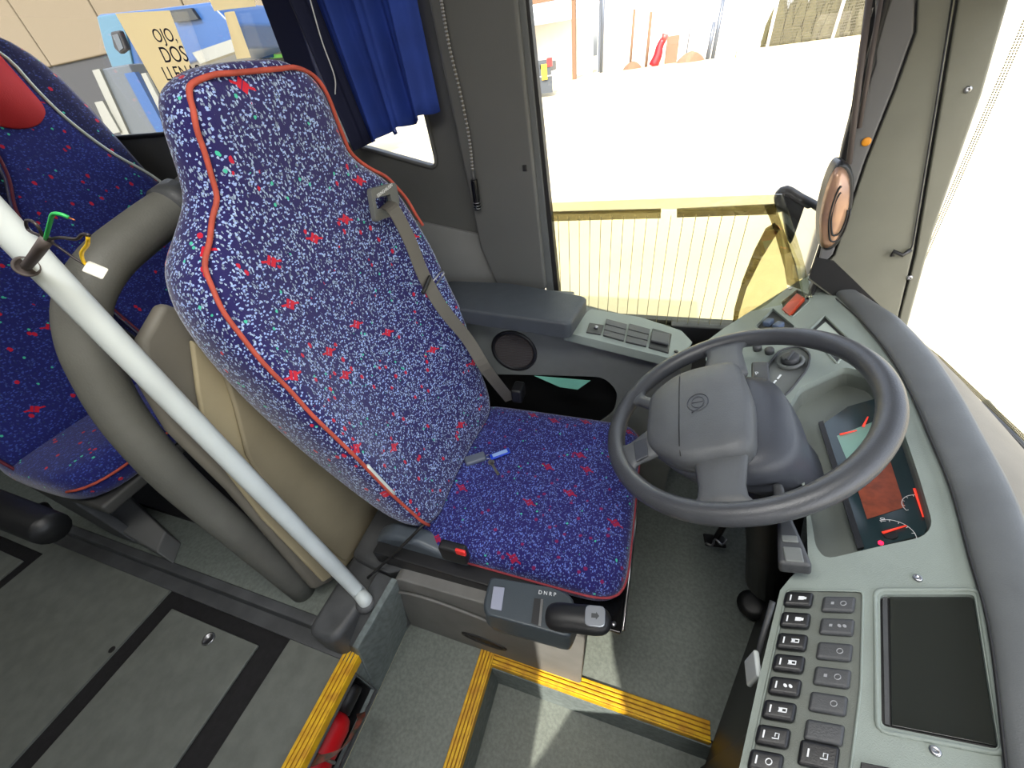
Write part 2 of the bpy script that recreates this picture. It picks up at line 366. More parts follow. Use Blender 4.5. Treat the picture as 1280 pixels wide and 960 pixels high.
# platform
st(MB().prism([(-1.60, .205, .275), (-.80, .205, .275), (-.80, 1.25, .275), (-4, 1.25, .275), (-4, .205, .275)], (0, 0, -.06)).build('platform_floor', 'vinyl'))
st(MB().box((-4, .178, .215), (-.80, .206, .282)).build('trim_1', 'mould', bev=.004))
st(MB().box((-4, .140, .219), (-.66, .180, .228)).build('trim_2', 'mould', bev=.002))
c = PZ((140, 812), .22); st(MB().lathe(c, (0, 0, 1), [(.009, 0), (.009, .001)], 14).build('trim_24', 'rubber'), 'small black floor plug beside the hatch')
# moulding beneath pole
m_ = MB().prism(round_poly([V((-.775, .150, .335)), V((-.675, .150, .335)), V((-.650, .30, .335)), V((-.60, .38, .335)), V((-.60, .80, .335)), V((-.775, .80, .335))], .035), (0, 0, -.33))
st(m_.build('trim_3', 'mould', bev=.022, seg=4), 'dark grey rounded moulding at the foot of the pole')
st(MB().prism([V((-.765, .36, .36)), V((-.60, .335, .405)), V((-.46, .385, .42)), V((-.46, .80, .42)), V((-.765, .80, .40))], (0, 0, -.36)).build('trim_21', 'mould', bev=.02, seg=4))
st(MB().prism([V((-.650, .12, 0)), V((-.650, .318, 0)), V((-.562, .325, .395)), V((-.640, .17, .27))], V((-.02, .0, .0))).build('riser_panel', 'riser', bev=.003))
st(MB().prism([V((-.655, .12, 0)), V((-.655, .318, 0)), V((-.568, .326, .392)), V((-.646, .168, .268))], (-.075, .01, -.012)).build('trim_23', 'mould', bev=.008, seg=3))
# riser of the aisle with extinguisher recess
x = -.652
plate('aisle_riser', [V((x, -1.25, 0)), V((x, .30, 0)), V((x, .30, .21)), V((x, .14, .215)), V((x, -1.25, .215))],
      [[V((x, -.55, .03)), V((x, .125, .03)), V((x, .125, .205)), V((x, -.55, .205))]], (-.012, 0, 0), 'riser', kind='structure')
st(MB().box((-.80, -.55, .0), (-.79, .125, .20)).box((-.80, -.55, .0), (-.664, .125, .02)).box((-.80, .125, 0), (-.664, .135, .2)).build('riser_recess', 'black'))
st(MB().tube([(x+.004, -.55, .028), (x+.004, .128, .028), (x+.004, .128, .197), (x+.004, -.55, .197)], .005, 8).build('trim_4', 'mould', smooth=True))
MBs = MB().box((x+.001, -.55, .024), (x+.006, .10, .032)); st(MBs.build('trim_5', 'steel'))
# yellow nosings
def nosing(name, a, b, wdir, wid, zt):
    a = V(a); b = V(b); wd = V(wdir); L = (b-a); t = root(name, 'x', 'x', (a+b)/2); del t['category']; t['kind'] = 'structure'
    del t['label']
    ax = (L.normalized(), wd, V((0, 0, 1)))
    MB().obox((a+b)/2+wd*wid/2+V((0, 0, zt-.004)), (L.length/2, wid/2, .004), ax).build('base_strip', 'yellow_dk', t)
    for k in range(4):
        c = (a+b)/2+wd*(wid*(k+.5)/4)+V((0, 0, zt+.0015))
        MB().obox(c, (L.length/2, wid/8-.0016, .002), ax).build('tread_rib', 'yellow', t, bev=.001)
    MB().obox((a+b)/2-wd*.002+V((0, 0, zt-.012)), (L.length/2, .002, .015), ax).build('front_lip', 'yellow', t)
    return t
nosing('trim_6', (-.652, -1.2, 0), (-.652, .165, 0), (-1, 0, 0), .045, .226)
nosing('trim_7', (-.340, -1.2, 0), (-.340, .338, 0), (-1, 0, 0), .042, .004)
nosing('trim_8', (-.335, .296, 0), (.29, .296, 0), (0, 1, 0), .044, .004)
# ---- left wall (y = 1.25), real openings for the windows
YW = 1.25
def wy(*P): return [V((p[0], YW, p[1])) for p in P]
w_out = wy((-4, -.3), (.655, -.3), (.655, .70), (.64, .745), (.50, 2.0), (-4, 2.0))
w_drv = round_poly(wy((-.360, .70), (.44, .70), (.455, .98), (.40, 1.18), (.372, 1.45), (.35, 1.92), (-.43, 1.92)), .03)
w_qtr = round_poly(wy((-1.01, 1.30), (-.68, 1.205), (-.70, 1.92), (-1.01, 1.92)), .035)
w_pas = round_poly(wy((-3.6, 1.42), (-1.10, 1.36), (-1.10, 1.92), (-3.6, 1.92)), .03)
plate('wall_left', w_out, [w_drv, w_qtr, w_pas], (0, .035, 0), 'wallg', kind='structure')
def window(name, loop, gm, fr='rubber', y=YW+.012, rad=.008):
    r = root(name, 'x', 'x', (sum((v.x for v in loop))/len(loop), y, min(v.z for v in loop))); del r['label']; del r['category']; r['kind'] = 'structure'
    MB().prism([V((v.x, y, v.z)) for v in loop], (0, .003, 0)).build('pane', gm, r)
    MB().tube([V((v.x, YW-.004, v.z)) for v in loop], rad, 8, True).build('gasket', fr, r, smooth=True)
    return r
window('window_1', w_drv, 'glass'); window('window_2', w_qtr, 'glass', 'wallg', rad=.006); window('window_3', w_pas, 'glass')
# B post
p1 = [PY(q, 1.20) for q in ((522, -60), (640, -60), (683, 362), (627, 372), (600, 310))]
st(MB().prism(p1, (0, .05, 0)).build('trim_9', 'post', bev=.01, seg=3), 'dark grey post between the curtain and the driver window')
p2 = [PY(q, 1.215) for q in ((640, -60), (650, -60), (692, 365), (683, 365))]
st(MB().prism(p2, (0, .035, 0)).build('trim_10', 'visor', bev=.002))
p3 = [PY(q, 1.222) for q in ((650, -60), (655, -60), (699, 370), (692, 367))]
st(MB().prism(p3, (0, .03, 0)).build('trim_11', 'rubber', bev=.001))
MBx = MB().box(tuple(PY((656, 210), 1.20)-V((.006, .004, .008))), tuple(PY((656, 210), 1.20)+V((.006, .006, .008)))); st(MBx.build('trim_12', 'black', bev=.002))
# mid grey lower panel between the seat and the post
st(MB().prism([PY(q, 1.235) for q in ((480, 262), (512, 275), (596, 293), (607, 300), (625, 372), (560, 400), (480, 400))], (0, .014, 0)).build('trim_13', 'wallm', bev=.002), 'mid grey side panel behind the armrest')
# right wall with an unseen opening cut to shape the sun patch
YR = -1.25
def back(p):    # from a point follow the sun ray to the right wall plane
    p = V(p); k = (YR-p.y)/SUNV.y; return p+SUNV*k
ap = [back(q) for q in ((-.185, .31, .44), (-.02, .31, .44), (.03, .31, .12), (.085, .31, -.02), (-.085, .29, -.21), (-.195, .31, -.40))]
o_r = [V((-4, YR, -.9)), V((.80, YR, -.9)), V((.80, YR, 2.0)), V((-4, YR, 2.0))]
win_r = [V((-3.6, YR, 1.0)), V((-.75, YR, 1.0)), V((-.75, YR, 1.75)), V((-3.6, YR, 1.75))]
plate('wall_right', o_r, [ap], (0, -.03, 0), 'wallr', kind='structure')
dr = root('sun_opening', 'x', 'x', (ap[0].x, YR, 0)); del dr['label']; del dr['category']; dr['kind'] = 'structure'  # made-up glazing that follows the opening cut for the sun patch
MB().prism([v-V((0, .015, 0)) for v in ap], (0, -.003, 0)).build('pane', 'glass', dr)
MB().tube(ap, .008, 8, True).build('gasket', 'rubber', dr, smooth=True)
st(MB().box((-4, -1.3, 2.0), (.75, 1.3, 2.04)).build('ceiling', 'roof'))
for lx, ly in ((-.15, .05), (-1.7, -.3)):  # flat housings for the added fill lamps
    t = root('added_fill_lamp', 'added out-of-view fill lamp above the %s' % ('driver area' if lx > -1 else 'aisle'), 'lamp', (lx, ly, 1.97))
    MB().box((lx-.42, ly-.19, 1.97), (lx+.42, ly+.19, 2.0)).build('housing', 'truckw', t, bev=.005)
st(MB().box((-4.04, -1.3, -.3), (-4, 1.3, 2.0)).build('wall_back', 'wallr'))
# ---- windshield and front wall
def wsb(y):
    pts = [(-1.25, .66), (-1.0, .74), (-.5, .775), (0, .785), (.4, .765), (.79, .735), (1.05, .70), (1.17, .668), (1.25, .64)]
    for (a, b), (c, d) in zip(pts, pts[1:]):
        if a <= y <= c: return b+(d-b)*(y-a)/(c-a)
    return pts[-1][1]
ys = [-1.25+2.43*i/40 for i in range(41)]
lo = [V((wsb(y), y, .745)) for y in ys]; hi = [V((wsb(y)-.125, y, 1.95)) for y in ys]
wn = root('window_4', 'x', 'x', (.77, 0, .75)); del wn['label']; del wn['category']; wn['kind'] = 'structure'
MB().loft([lo, hi], False).build('pane', 'glass', wn, smooth=True)
MB().tube([p-V((.008, 0, -.002)) for p in lo], .007, 8).build('gasket', 'rubber', wn, smooth=True)
# dotted frit along the base and the left edge (real little raised dots, joined)
fr = MB()
for row in range(3):
    for i in range(330):
        y = -.05+1.22*i/330
        p = V((wsb(y)-.004-.0012*row, y, .76+.0045*row)); fr.obox(p, (.0006, .0013, .0013))
    for i in range(190):
        zz = .77+.0042*i; p = V((wsb(1.205-.0055*row)-.004-(zz-.745)*.1037, 1.205-.0055*row, zz)); fr.obox(p, (.0006, .0013, .0013))
fr.build('frit_dots', 'band', wn, kind='stuff')
st(MB().loft([[V((wsb(y), y, -.3)) for y in ys], [V((wsb(y), y, .75)) for y in ys]], False).build('wall_front', 'dgrey'))
# unseen blind added over the upper windshield to keep sun off the dash
t = tag(MB().loft([[V((wsb(y)-.095, y, 1.44)) for y in ys], [V((wsb(y)-.15, y, 2.0)) for y in ys]], False).build('added_sun_blind', 'bind'), 'dark unseen blind added over the top of the windshield to block sun', 'blind')
# ---- A pillar panels
A0 = V((.40, 1.245, 1)); Ad = V((.27, -.085, 0)); An = V((.085, .27, 0)).normalized()
def pa(p, off=0): return PP(p, A0+An*off, An)
for nm, poly, mm in (('trim_14', ((1094, -60), (1146, -60), (1142, 40), (1117, 110), (1081, 200), (1041, 318), (1020, 340), (1041, 240), (1055, 190), (1077, 130), (1094, 80)), 'pillar2'),
                     ('trim_15', ((1149, -60), (1205, -60), (1191, 20), (1141, 318), (1121, 402), (1085, 405), (1010, 350), (1043, 319), (1083, 202), (1119, 112), (1145, 40)), 'pillar'),
                     ('trim_16', ((1208, -60), (1280, -60), (1261, 0), (1227, 119), (1167, 288), (1131, 420), (1121, 410), (1144, 320), (1194, 22)), 'pillar')):
    st(MB().prism([pa(q) for q in poly], An*.03).build(nm, mm, bev=.004), 'grey A-pillar cladding panel')
st(MB().prism([pa(q, .012) for q in ((1090, -60), (1278, -60), (1259, 0), (1225, 119), (1165, 288), (1130, 415), (1010, 350), (1050, 240))], An*.03).build('trim_17', 'rubber'))
for k, q in enumerate(((1210, 112), (1137, 347))):
    c = pa(q, -.001); st(MB().lathe(c, -An, [(.006, 0), (.006, .002), (.003, .004), (.001, .002)], 12).build('trim_18', 'steel', smooth=True))
c = pa((1083, 177), -.001); st(MB().lathe(c, -An, [(.009, 0), (.009, .002), (.006, .003)], 16).build('trim_19', 'amber', smooth=True))
st(MB().prism([pa(q, -.002) for q in ((1020, 322), (1042, 326), (1108, 390), (1122, 412), (1085, 402), (1012, 348))], An*.004).build('pillar_shade_wedge', 'rubber'))  # black piece painted in for the shade wedge at the pillar base
# small latch on seam
t = root('blind_hook', 'small black hook at the lower end of the A-pillar seam', 'hook', pa((1125, 318), -.01))
MB().tube([pa((1195, -30), -.004), pa((1170, 130), -.004), pa((1141, 305), -.004), pa((1137, 315), -.01)], .0016, 8).build('rod', 'black', t, smooth=True)
MB().tube([pa((1139, 312), -.008), pa((1128, 319), -.012), pa((1117, 314), -.012), pa((1115, 320), -.012)], .005, 8).build('hook_end', 'black', t, smooth=True)
# dark guide rods beside driver window
for k, (a, b) in enumerate((((1090, -30), (1061, 205)), ((1106, -30), (1074, 160)))):
    t = tag(MB().tube([PY(a, 1.225), PY(b, 1.225)], .006 if k == 0 else .0045, 8).build('blind_guide', 'sheath', smooth=True),
            ('thick dark guide rod nearer the yard, beside the A-pillar', 'thin dark guide rod right against the A-pillar')[k], 'guide rod')
# ---- double glazed heated pane in driver window
t = root('heated_pane', 'framed heater-wire glass in the lower half of the driver side window', 'window pane', (0, 1.225, .72))
yp = 1.225
def py(*P): return [PY(p, yp) for p in P]
MB().prism(py((672, 262), (674, 254), (978, 243), (985, 262), (1003, 320), (1016, 372), (1004, 372), (990, 318), (970, 262), (846, 266), (846, 262), (827, 262), (827, 266), (686, 268), (697, 366), (690, 366)), (0, .006, 0)).build('frame_top', 'fglass', t)
for x0, x1 in ((681, 826), (846, 970)):
    MB().prism(py((x0, 265 if x0 < 700 else 261), (x1, 261 if x0 < 700 else 255), (x1, 273 if x0 < 700 else 268), (x0, 277 if x0 < 700 else 272)), (0, .004, 0)).build('dark_band', 'dglass', t)
MB().prism(py((955, 257), (969, 256), (978, 283), (995, 330), (1001, 362), (984, 356), (981, 336), (970, 297), (963, 275)), (0, .005, 0)).build('curved_band', 'dglass', t)
MB().prism([v-V((0, .003, 0)) for v in py((968, 278), (975, 285), (952, 322), (934, 358), (924, 390), (920, 408), (915, 408), (918, 385), (928, 350), (943, 312), (957, 285))], (0, .002, 0)).build('corner_band', 'dglass', t)
MB().prism(py((975, 285), (981, 320), (984, 360), (960, 380), (920, 405), (926, 385), (936, 355), (953, 322)), (0, .002, 0)).build('corner_pane', 'bglass', t)
MB().prism(py((684, 268), (970, 258), (1000, 330), (1010, 420), (700, 425), (688, 330)), (0, .001, 0)).build('pane', 'hglass', t)
zt = PY((700, 270), yp).z
for k in range(18):
    xx = -.325+.0325*k
    MB().box((xx-.0009, yp-.002, .70), (xx+.0009, yp-.0005, zt-.003)).build('heater_wire', 'wire', t)
t = tag(MB().box((.08, 1.20, .66), (.36, 1.245, .715)).build('window_sill', 'black', bev=.004), 'black sill at the foot of the driver side window', 'sill')
# ================================================================== DRIVER SEAT
S = root('driver_seat', 'high-backed driver seat in blue, white and red flecked moquette', 'seat', (-.3, .67, .15))
def interp(tab, z):
    if z <= tab[0][0]: return tab[0][1]
    for (a, b), (c, d) in zip(tab, tab[1:]):
        if z <= c:
            q = (z-a)/(c-a); return b+(d-b)*q
    return tab[-1][1]
XF = [(.48, -.48), (.57, -.505), (.7, -.56), (.85, -.605), (1.0, -.645), (1.15, -.665), (1.3, -.672), (1.45, -.662), (1.5, -.672)]
HW = [(.50, .21), (.52, .245), (.57, .262), (.7, .280), (.85, .300), (1.0, .310), (1.1, .312), (1.19, .302), (1.25, .278), (1.29, .222), (1.33, .182), (1.38, .168), (1.43, .160), (1.465, .142), (1.487, .105), (1.497, .06)]
WG = [(.5, .02), (.6, .04), (.85, .088), (1.05, .075), (1.2, .035), (1.3, .0), (1.45, .005), (1.5, 0)]
TH = [(.5, .09), (.6, .13), (1.0, .13), (1.25, .12), (1.35, .105), (1.46, .10), (1.487, .085), (1.497, .06)]
YC = .675
def bk(z, u, off=0):
    z0 = z; w_ = interp(WG, z); hw = interp(HW, z)
    x = interp(XF, z)+w_*abs(u)**3-.018*(abs(u)**10)+off
    if abs(u) < .8: x += -.014*math.cos(u*1.9)*max(0, math.sin(math.pi*min(1, max(0, (z-.55)/.6))))
    return V((x, YC+u*hw, z))
rows = [.50, .515, .535, .57, .62, .68, .74, .80, .86, .92, .98, 1.04, 1.10, 1.15, 1.19, 1.225, 1.255, 1.28, 1.305, 1.33, 1.36, 1.39, 1.42, 1.445, 1.465, 1.48, 1.49, 1.497]
rings = []
for z in rows:
    th = interp(TH, z); hw = interp(HW, z); r = []
    for i in range(17): r.append(bk(z, -1+2*i/16))
    e = bk(z, 1); b0 = interp(XF, z)-th
    r += [V((e.x-.3*(e.x-b0)-.0, e.y+.004, z)), V((e.x-.65*(e.x-b0), e.y-.008, z)), V((b0+.012, e.y-.035, z))]
    for i in range(5): r.append(V((b0, YC+hw*(.75-1.5*i/4), z)))
    e = bk(z, -1)
    r += [V((b0+.012, e.y+.012, z)), V((e.x-.65*(e.x-b0), e.y-.010, z)), V((e.x-.3*(e.x-b0), e.y-.012, z))]
    rings.append(r)
BKO = MB().loft(rings).build('backrest', 'fab', S, smooth=True, sub=1)
# orange piping runs round the front edge
lp = [bk(z, -.985, .004) for z in (.53, .57, .62, .68, .74, .8, .86, .92, .98, 1.04, 1.1, 1.15, 1.19, 1.225, 1.255, 1.28, 1.305, 1.33, 1.36, 1.39, 1.42, 1.445, 1.462, 1.474)]
tp = [bk(1.481, u, .005) for u in (-.8, -.5, -.2, .1, .4, .7)]
rp = [bk(z, .985, .004) for z in (1.474, 1.462, 1.445, 1.42, 1.39, 1.36, 1.33, 1.305, 1.28, 1.255, 1.225, 1.19, 1.15, 1.12)]
MB().tube(lp+tp+rp, .0042, 8, smooth=3).build('piping', 'orange', BKO, smooth=True)
MB().tube([bk(z, -.972, .0065) for z in (.70, .74, .78, .82)], .0045, 8, smooth=3).build('worn_piping', 'pipew', BKO, smooth=True)
# seat cushion
cr = []
def sup(cx, cy, a, b, z, n=48, e=9.0, sx=0):
    out = []
    for k in range(n):
        q = 2*math.pi*k/n; c, s_ = math.cos(q), math.sin(q)
        x = math.copysign(abs(c)**(2/e), c)*a; y = math.copysign(abs(s_)**(2/e), s_)*b
        out.append(V((cx+x, cy+y, z)))
    return out
cx, cy = -.265, .675
for a, b, z in ((.24, .235, .375), (.265, .262, .385), (.285, .275, .41), (.296, .284, .445), (.294, .282, .470), (.284, .272, .488), (.255, .245, .497), (.20, .19, .495), (.12, .11, .488), (.04, .04, .485)):
    cr.append(sup(cx, cy, a, b, z))
CU = MB().loft(cr).build('seat_cushion', 'fabs', S, smooth=True, sub=1)
MB().tube([p+V((0, 0, .0)) for p in sup(cx, cy, .2955, .2835, .458, 60)], .003, 8, True).build('piping', mat('faded piping', (150, 56, 66), .8, bump=.3), CU, smooth=True)
# recliner cover, gray plastic near side
MB().prism(round_poly([V((-.66, .385, .33)), V((-.66, .385, .45)), V((-.60, .385, .50)), V((-.50, .385, .505)), V((-.42, .385, .47)), V((-.36, .385, .47)), V((-.35, .385, .42)), V((-.43, .385, .38)), V((-.5, .385, .33))], .03), (0, .05, 0)).build('recliner_cover', mat('recliner plastic', (76, 84, 92), .4, bump=.2), S, bev=.014, seg=4)
MB().box((-.50, .44, .18), (-.02, .92, .37)).build('seat_base', 'black', S, bev=.02)
MB().box((-.52, .40, .33), (.02, .94, .375)).build('cushion_pan', 'black', S, bev=.01)
MB().prism([V((-.16, .36, .385)), V((.028, .36, .385)), V((.034, .60, .385)), V((-.16, .60, .385))], (0, 0, -.012)).build('front_plate', 'gloss', S, bev=.003)
MB().tube([V((.032, .365, .392)), V((.036, .60, .392)), V((.034, .72, .41))], .004, 8).build('front_rail', 'steel', S, smooth=True)
MB().lathe((.010, .375, .386), (0, 0, 1), [(.006, 0), (.006, .003), (.004, .004)], 12).build('bolt', 'steel', S, smooth=True)
MB().box((.022, .66, .40), (.034, .76, .44)).build('adjust_bar', 'steel', S, bev=.004)
# buckle
bu = MB().obox(PY((568, 690), .375), (.035, .014, .03)).build('buckle', 'black', S, bev=.008)
MB().obox(PY((575, 690), .358)+V((.002, 0, .0)), (.013, .004, .010)).build('release_button', 'redb', bu, bev=.003)
# belt bezel and belt
bz = [(466, 238), (496, 229), (500, 268), (470, 279)]
xb = -.632
bzp = round_poly([PX(q, xb) for q in ((463, 236), (495, 228), (500, 252), (497, 268), (479, 274), (470, 278))], .01)
bo = plate('belt_guide', bzp, [round_poly([PX(q, xb) for q in ((469, 248), (488, 243), (492, 258), (472, 262))], .004)], (-.012, 0, 0), 'bezel', S, bev=.002)
text('ISRINGHAUSEN', PX((481, 238), xb), (0, 1, .10), (0, -.1, 1), .0105, 'whitep', bo)
def ribbon(P, wd, th, m, name, parent):
    P = spline([V(p) for p in P], 6); rings = []
    for i, p in enumerate(P):
        w_ = wd[0].lerp(wd[1], i/(len(P)-1)); tt = (P[min(i+1, len(P)-1)]-P[max(i-1, 0)]).normalized(); n = tt.cross(w_).normalized()
        rings.append([p-w_/2-n*th, p+w_/2-n*th, p+w_/2+n*th, p-w_/2+n*th])
    return MB().loft(rings).build(name, m, parent, smooth=False)
ribbon([PX((480, 256), -.65), PX((492, 262), -.60), PX((512, 300), -.575), PX((530, 345), -.56), PX((553, 385), -.53), PX((585, 425), -.49), PX((608, 462), -.45), PX((638, 500), -.43)], (V((0, .044, .006)), V((.03, .025, 0))), .0012, 'strap1', 'seat_belt', S)
tg = PX((533, 356), -.55)
MB().obox(tg, (.004, .030, .006), (V((1, 0, 0)), V((0, .93, .36)), V((0, -.36, .93)))).build('belt_tongue', 'black', S, bev=.003)
MB().tube([PX((541, 352), -.548), PX((553, 337), -.546), PX((555, 342), -.545), PX((545, 356), -.546)], .0022, 6, True).build('tongue_loop', 'steel', S, smooth=True)
MB().obox(PX((648, 490), -.40), (.02, .03, .03)).build('belt_reel', 'black', S, bev=.01)
# ================================================================== KEYS
K = root('key_ring', 'keys with grey fob and blue tag lying on the driver seat', 'keys', PZ((605, 575), .492))
zc = .494
a = PZ((583, 577), zc+.006); b = PZ((605, 570), zc+.006); d = (b-a).normalized(); e = V((-d.y, d.x, 0))
MB().obox((a+b)/2, ((b-a).length/2+.004, .0165, .008), (d, e, V((0, 0, 1)))).build('fob', 'fobm', K, bev=.006, seg=4)
rc = PZ((610, 571), zc+.002)
MB().tube([rc+V((math.cos(q)*.008, math.sin(q)*.008, .001*math.sin(2*q))) for q in [2*math.pi*k/16 for k in range(16)]], .0011, 6, True).build('split_ring', 'steel', K, smooth=True)
a = PZ((613, 572), zc+.004); b = PZ((637, 563), zc+.004); d = (b-a).normalized(); e = V((-d.y, d.x, 0))
tg_ = MB().obox((a+b)/2, ((b-a).length/2, .0105, .004), (d, e, V((0, 0, 1)))).build('tag', 'tagb', K, bev=.003)
MB().obox((a+b)/2+V((0, 0, .0041)), ((b-a).length/2-.008, .0065, .0004), (d, e, V((0, 0, 1)))).build('tag_label', mat('tag label', (150, 180, 230), .5), tg_)
a = PZ((614, 578), zc+.002); b = PZ((622, 592), zc+.002); d = (b-a).normalized(); e = V((-d.y, d.x, 0))
kb = MB().lathe(a, (0, 0, 1), [(.0105, 0), (.0105, .002)], 14).build('key_bow', 'brass', K)
MB().obox((a+b)/2+d*.004+V((0, 0, .001)), ((b-a).length/2+.002, 0.0036, .001), (d, e, V((0, 0, 1)))).obox(b+e*.003+V((0, 0, .001)), (.004, .002, .001), (d, e, V((0, 0, 1)))).build('key_blade', 'brass', kb)
# ================================================================== STEERING WHEEL
WC = V((.175, .652, .862)); T = .48
Wn = V((-math.sin(T), 0, math.cos(T))); Wu = V((math.cos(T), 0, math.sin(T))); Wv = V((0, 1, 0))
def W(u, v, h=0): return WC+Wu*u+Wv*v+Wn*h
SW = root('steering_wheel', 'large dark grey steering wheel with padded hub in front of the seat', 'steering wheel', W(0, 0, -.2))
R = .236
MB().tube([W(R*math.cos(q), R*math.sin(q)) for q in [2*math.pi*k/96 for k in range(96)]], .0195, 16, True).build('rim', 'wheel', SW, smooth=True)
hubpoly = round_poly([W(-.155, -.078, .028), W(-.155, .078, .028), W(-.085, .135, .028), W(.035, .13, .028), W(.05, .0, .03), W(.035, -.13, .028), W(-.085, -.135, .028)], .035)
hr = []
def scl(P, s, h, du=0):
    c = sum(P, V((0, 0, 0)))/len(P); return [c+(p-c)*s+Wn*h+Wu*du for p in P]
# pad as lofted pillow
hb = MB().loft([scl(hubpoly, .96, -.05), scl(hubpoly, 1.0, -.035), scl(hubpoly, 1.0, -.012), scl(hubpoly, .96, .0), scl(hubpoly, .86, .006), scl(hubpoly, .5, .009), scl(hubpoly, .05, .010)]).build('hub_pad', 'hub', SW, smooth=True)
MB().tube([W(-.082, v, .0375-.012*(abs(v)/.13)**6) for v in (-.125, -.1, -.05, 0, .05, .1, .125)], .0012, 6).build('pad_seam', 'rubber', hb, smooth=True)
# crease line near driver's right side of pad
# emblem: raised outlines
em = MB(); ec = (-.045, .002)
em.tube([W(ec[0]+.020*math.cos(q), ec[1]+.025*math.sin(q), .0385) for q in [2*math.pi*k/24 for k in range(24)]], .0013, 6, True)
em.tube([W(ec[0]+.012*math.cos(q), ec[1]+.016*math.sin(q), .0385) for q in [2*math.pi*k/20 for k in range(20)]], .0011, 6, True)
em.tube([W(ec[0]-.011, ec[1], .0385), W(ec[0]+.011, ec[1], .0385)], .0012, 6)
em.tube([W(ec[0]+.010, ec[1]-.012, .0385), W(ec[0]-.012, ec[1]-.028, .0385)], .0014, 6)
em.build('emblem', 'hubd', hb, smooth=True)
# hub shroud / lower body
def ringW(cu, cv, ru, rv, h, e=3.0, n=32):
    out = []
    for k in range(n):
        q = 2*math.pi*k/n; c, s_ = math.cos(q), math.sin(q)
        out.append(W(cu+math.copysign(abs(c)**(2/e), c)*ru, cv+math.copysign(abs(s_)**(2/e), s_)*rv, h))
    return out
MB().loft([ringW(-.045, 0, .105, .125, -.01), ringW(-.02, 0, .118, .135, -.03), ringW(-.01, 0, .115, .13, -.06), ringW(.01, 0, .10, .11, -.10), ringW(.03, 0, .08, .085, -.15), ringW(.05, 0, .07, .07, -.19)]).build('hub_shroud', 'hubd', SW, smooth=True)
def spoke(P0, P1, w0, w1, name='spoke'):
    P0 = V(P0); P1 = V(P1); d = (P1-P0).normalized(); s_ = d.cross(Wn).normalized(); rings = []
    for i in range(7):
        q = i/6; p = P0.lerp(P1, q); wd = w0+(w1-w0)*q
        if q > .7: wd += .022*((q-.7)/.3)**2
        th = .014-.004*q
        rings.append([p+s_*wd*math.copysign(abs(math.cos(a))**.6, math.cos(a))+Wn*th*math.sin(a) for a in [2*math.pi*k/12 for k in range(12)]])
    return MB().loft(rings).build(name, 'hub', SW, smooth=True)
spoke(W(.0, .10, .005), W(.01, .222, 0), .048, .032); spoke(W(-.02, -.10, .005), W(-.025, -.222, 0), .048, .032)
spoke(W(-.14, .055, .005), W(-.198, .105, 0), .016, .012); spoke(W(-.14, -.055, .005), W(-.205, -.085, 0), .040, .028)
for sg in (1, -1):
    pass
MB().prism([W(-.185, -.055, .012), W(-.155, -.048, .013), W(-.15, -.10, .013), W(-.175, -.11, .012)], Wn*.004).build('horn_button', 'hubd', SW, bev=.003)
MB().lathe(W(.04, 0, -.18), V((.25, 0, -1)), [(.07, 0), (.062, .1), (.055, .3), (.06, .5)], 20).build('column', 'black', SW, smooth=True)
# stalks (part of column)
a = PZ((948, 452), .80); b = PZ((953, 492), .80)
s1 = MB().obox((a+b)/2, (.018, .05, .012), (V((.97, -.1, .2)), V((.1, 1, 0)).normalized(), V((-.2, 0, .97)))).build('stalk', 'dgrey', SW, bev=.006)
text('P', PZ((946, 467), .814), (1, .1, 0.1), (-.1, 1, 0), .016, 'whitep', s1)
s2 = MB().loft([ [p for p in []] ]) if False else None
A_ = PZ((982, 655), .80); B_ = PZ((994, 712), .80); dd = (B_-A_).normalized(); ss = dd.cross(V((-.3, 0, 1))).normalized(); up = ss.cross(dd)
sb = MB(); sb.loft([[A_+ss*(a*w0)+up*(b*h0) for a, b in ((-1, -1), (1, -1), (1, 1), (-1, 1))] for A_, w0, h0 in ((A_-dd*.08, .008, .008), (A_, .011, .010), (A_.lerp(B_, .5), .017, .013), (B_, .022, .015))])
s2 = sb.build('stalk', 'dgrey', SW, bev=.006, seg=3)
MB().obox(A_.lerp(B_, .80)+up*.0155, (.012, .012, .002), (dd, ss, up)).build('stalk_button', 'console', s2, bev=.002)
MB().obox(A_.lerp(B_, .45)+up*.0135, (.006, .011, .002), (dd, ss, up)).build('stalk_button', 'console', s2, bev=.002)
# ================================================================== DASHBOARD
tD = math.radians(20); Dn = V((-math.sin(tD), 0, math.cos(tD))); D0 = V((.25, .35, .75))
def D(p, h=0): return PP(p, D0+Dn*h, Dn)
DB = root('dashboard', 'pale grey-green wraparound dashboard with switches, dials and a dark screen', 'dashboard', (.45, .6, 0))
outer = [D(q) for q in ((990, 356), (1012, 344), (1060, 382), (1090, 412), (1120, 448), (1145, 495), (1168, 540), (1200, 620), (1230, 720), (1252, 860), (1270, 1040), (1150, 1060), (900, 1060), (925, 955), (948, 850), (975, 738), (988, 722), (1010, 700), (1008, 640), (997, 570), (982, 512), (955, 500), (915, 480), (882, 450), (885, 425), (905, 410))]
clus = round_poly([D(q) for q in ((986, 508), (1000, 484), (1055, 458), (1085, 466), (1110, 495), (1130, 540), (1150, 600), (1166, 655), (1155, 671), (1090, 685), (1033, 699), (1020, 685), (1010, 625), (998, 565))], .015, 3)
scr = round_poly([D(q) for q in ((1100, 743), (1218, 743), (1249, 937), (1102, 907))], .006, 3)
swp = round_poly([D(q) for q in ((984, 737), (1079, 739), (1076, 860), (1060, 990), (930, 990), (955, 870))], .008, 3)
rk = round_poly([D(q) for q in ((976, 378), (996, 362), (1012, 368), (1012, 376), (991, 396), (980, 392))], .004, 3)
v1 = round_poly([D(q) for q in ((944, 408), (966, 385), (994, 408), (975, 430))], .004, 3)
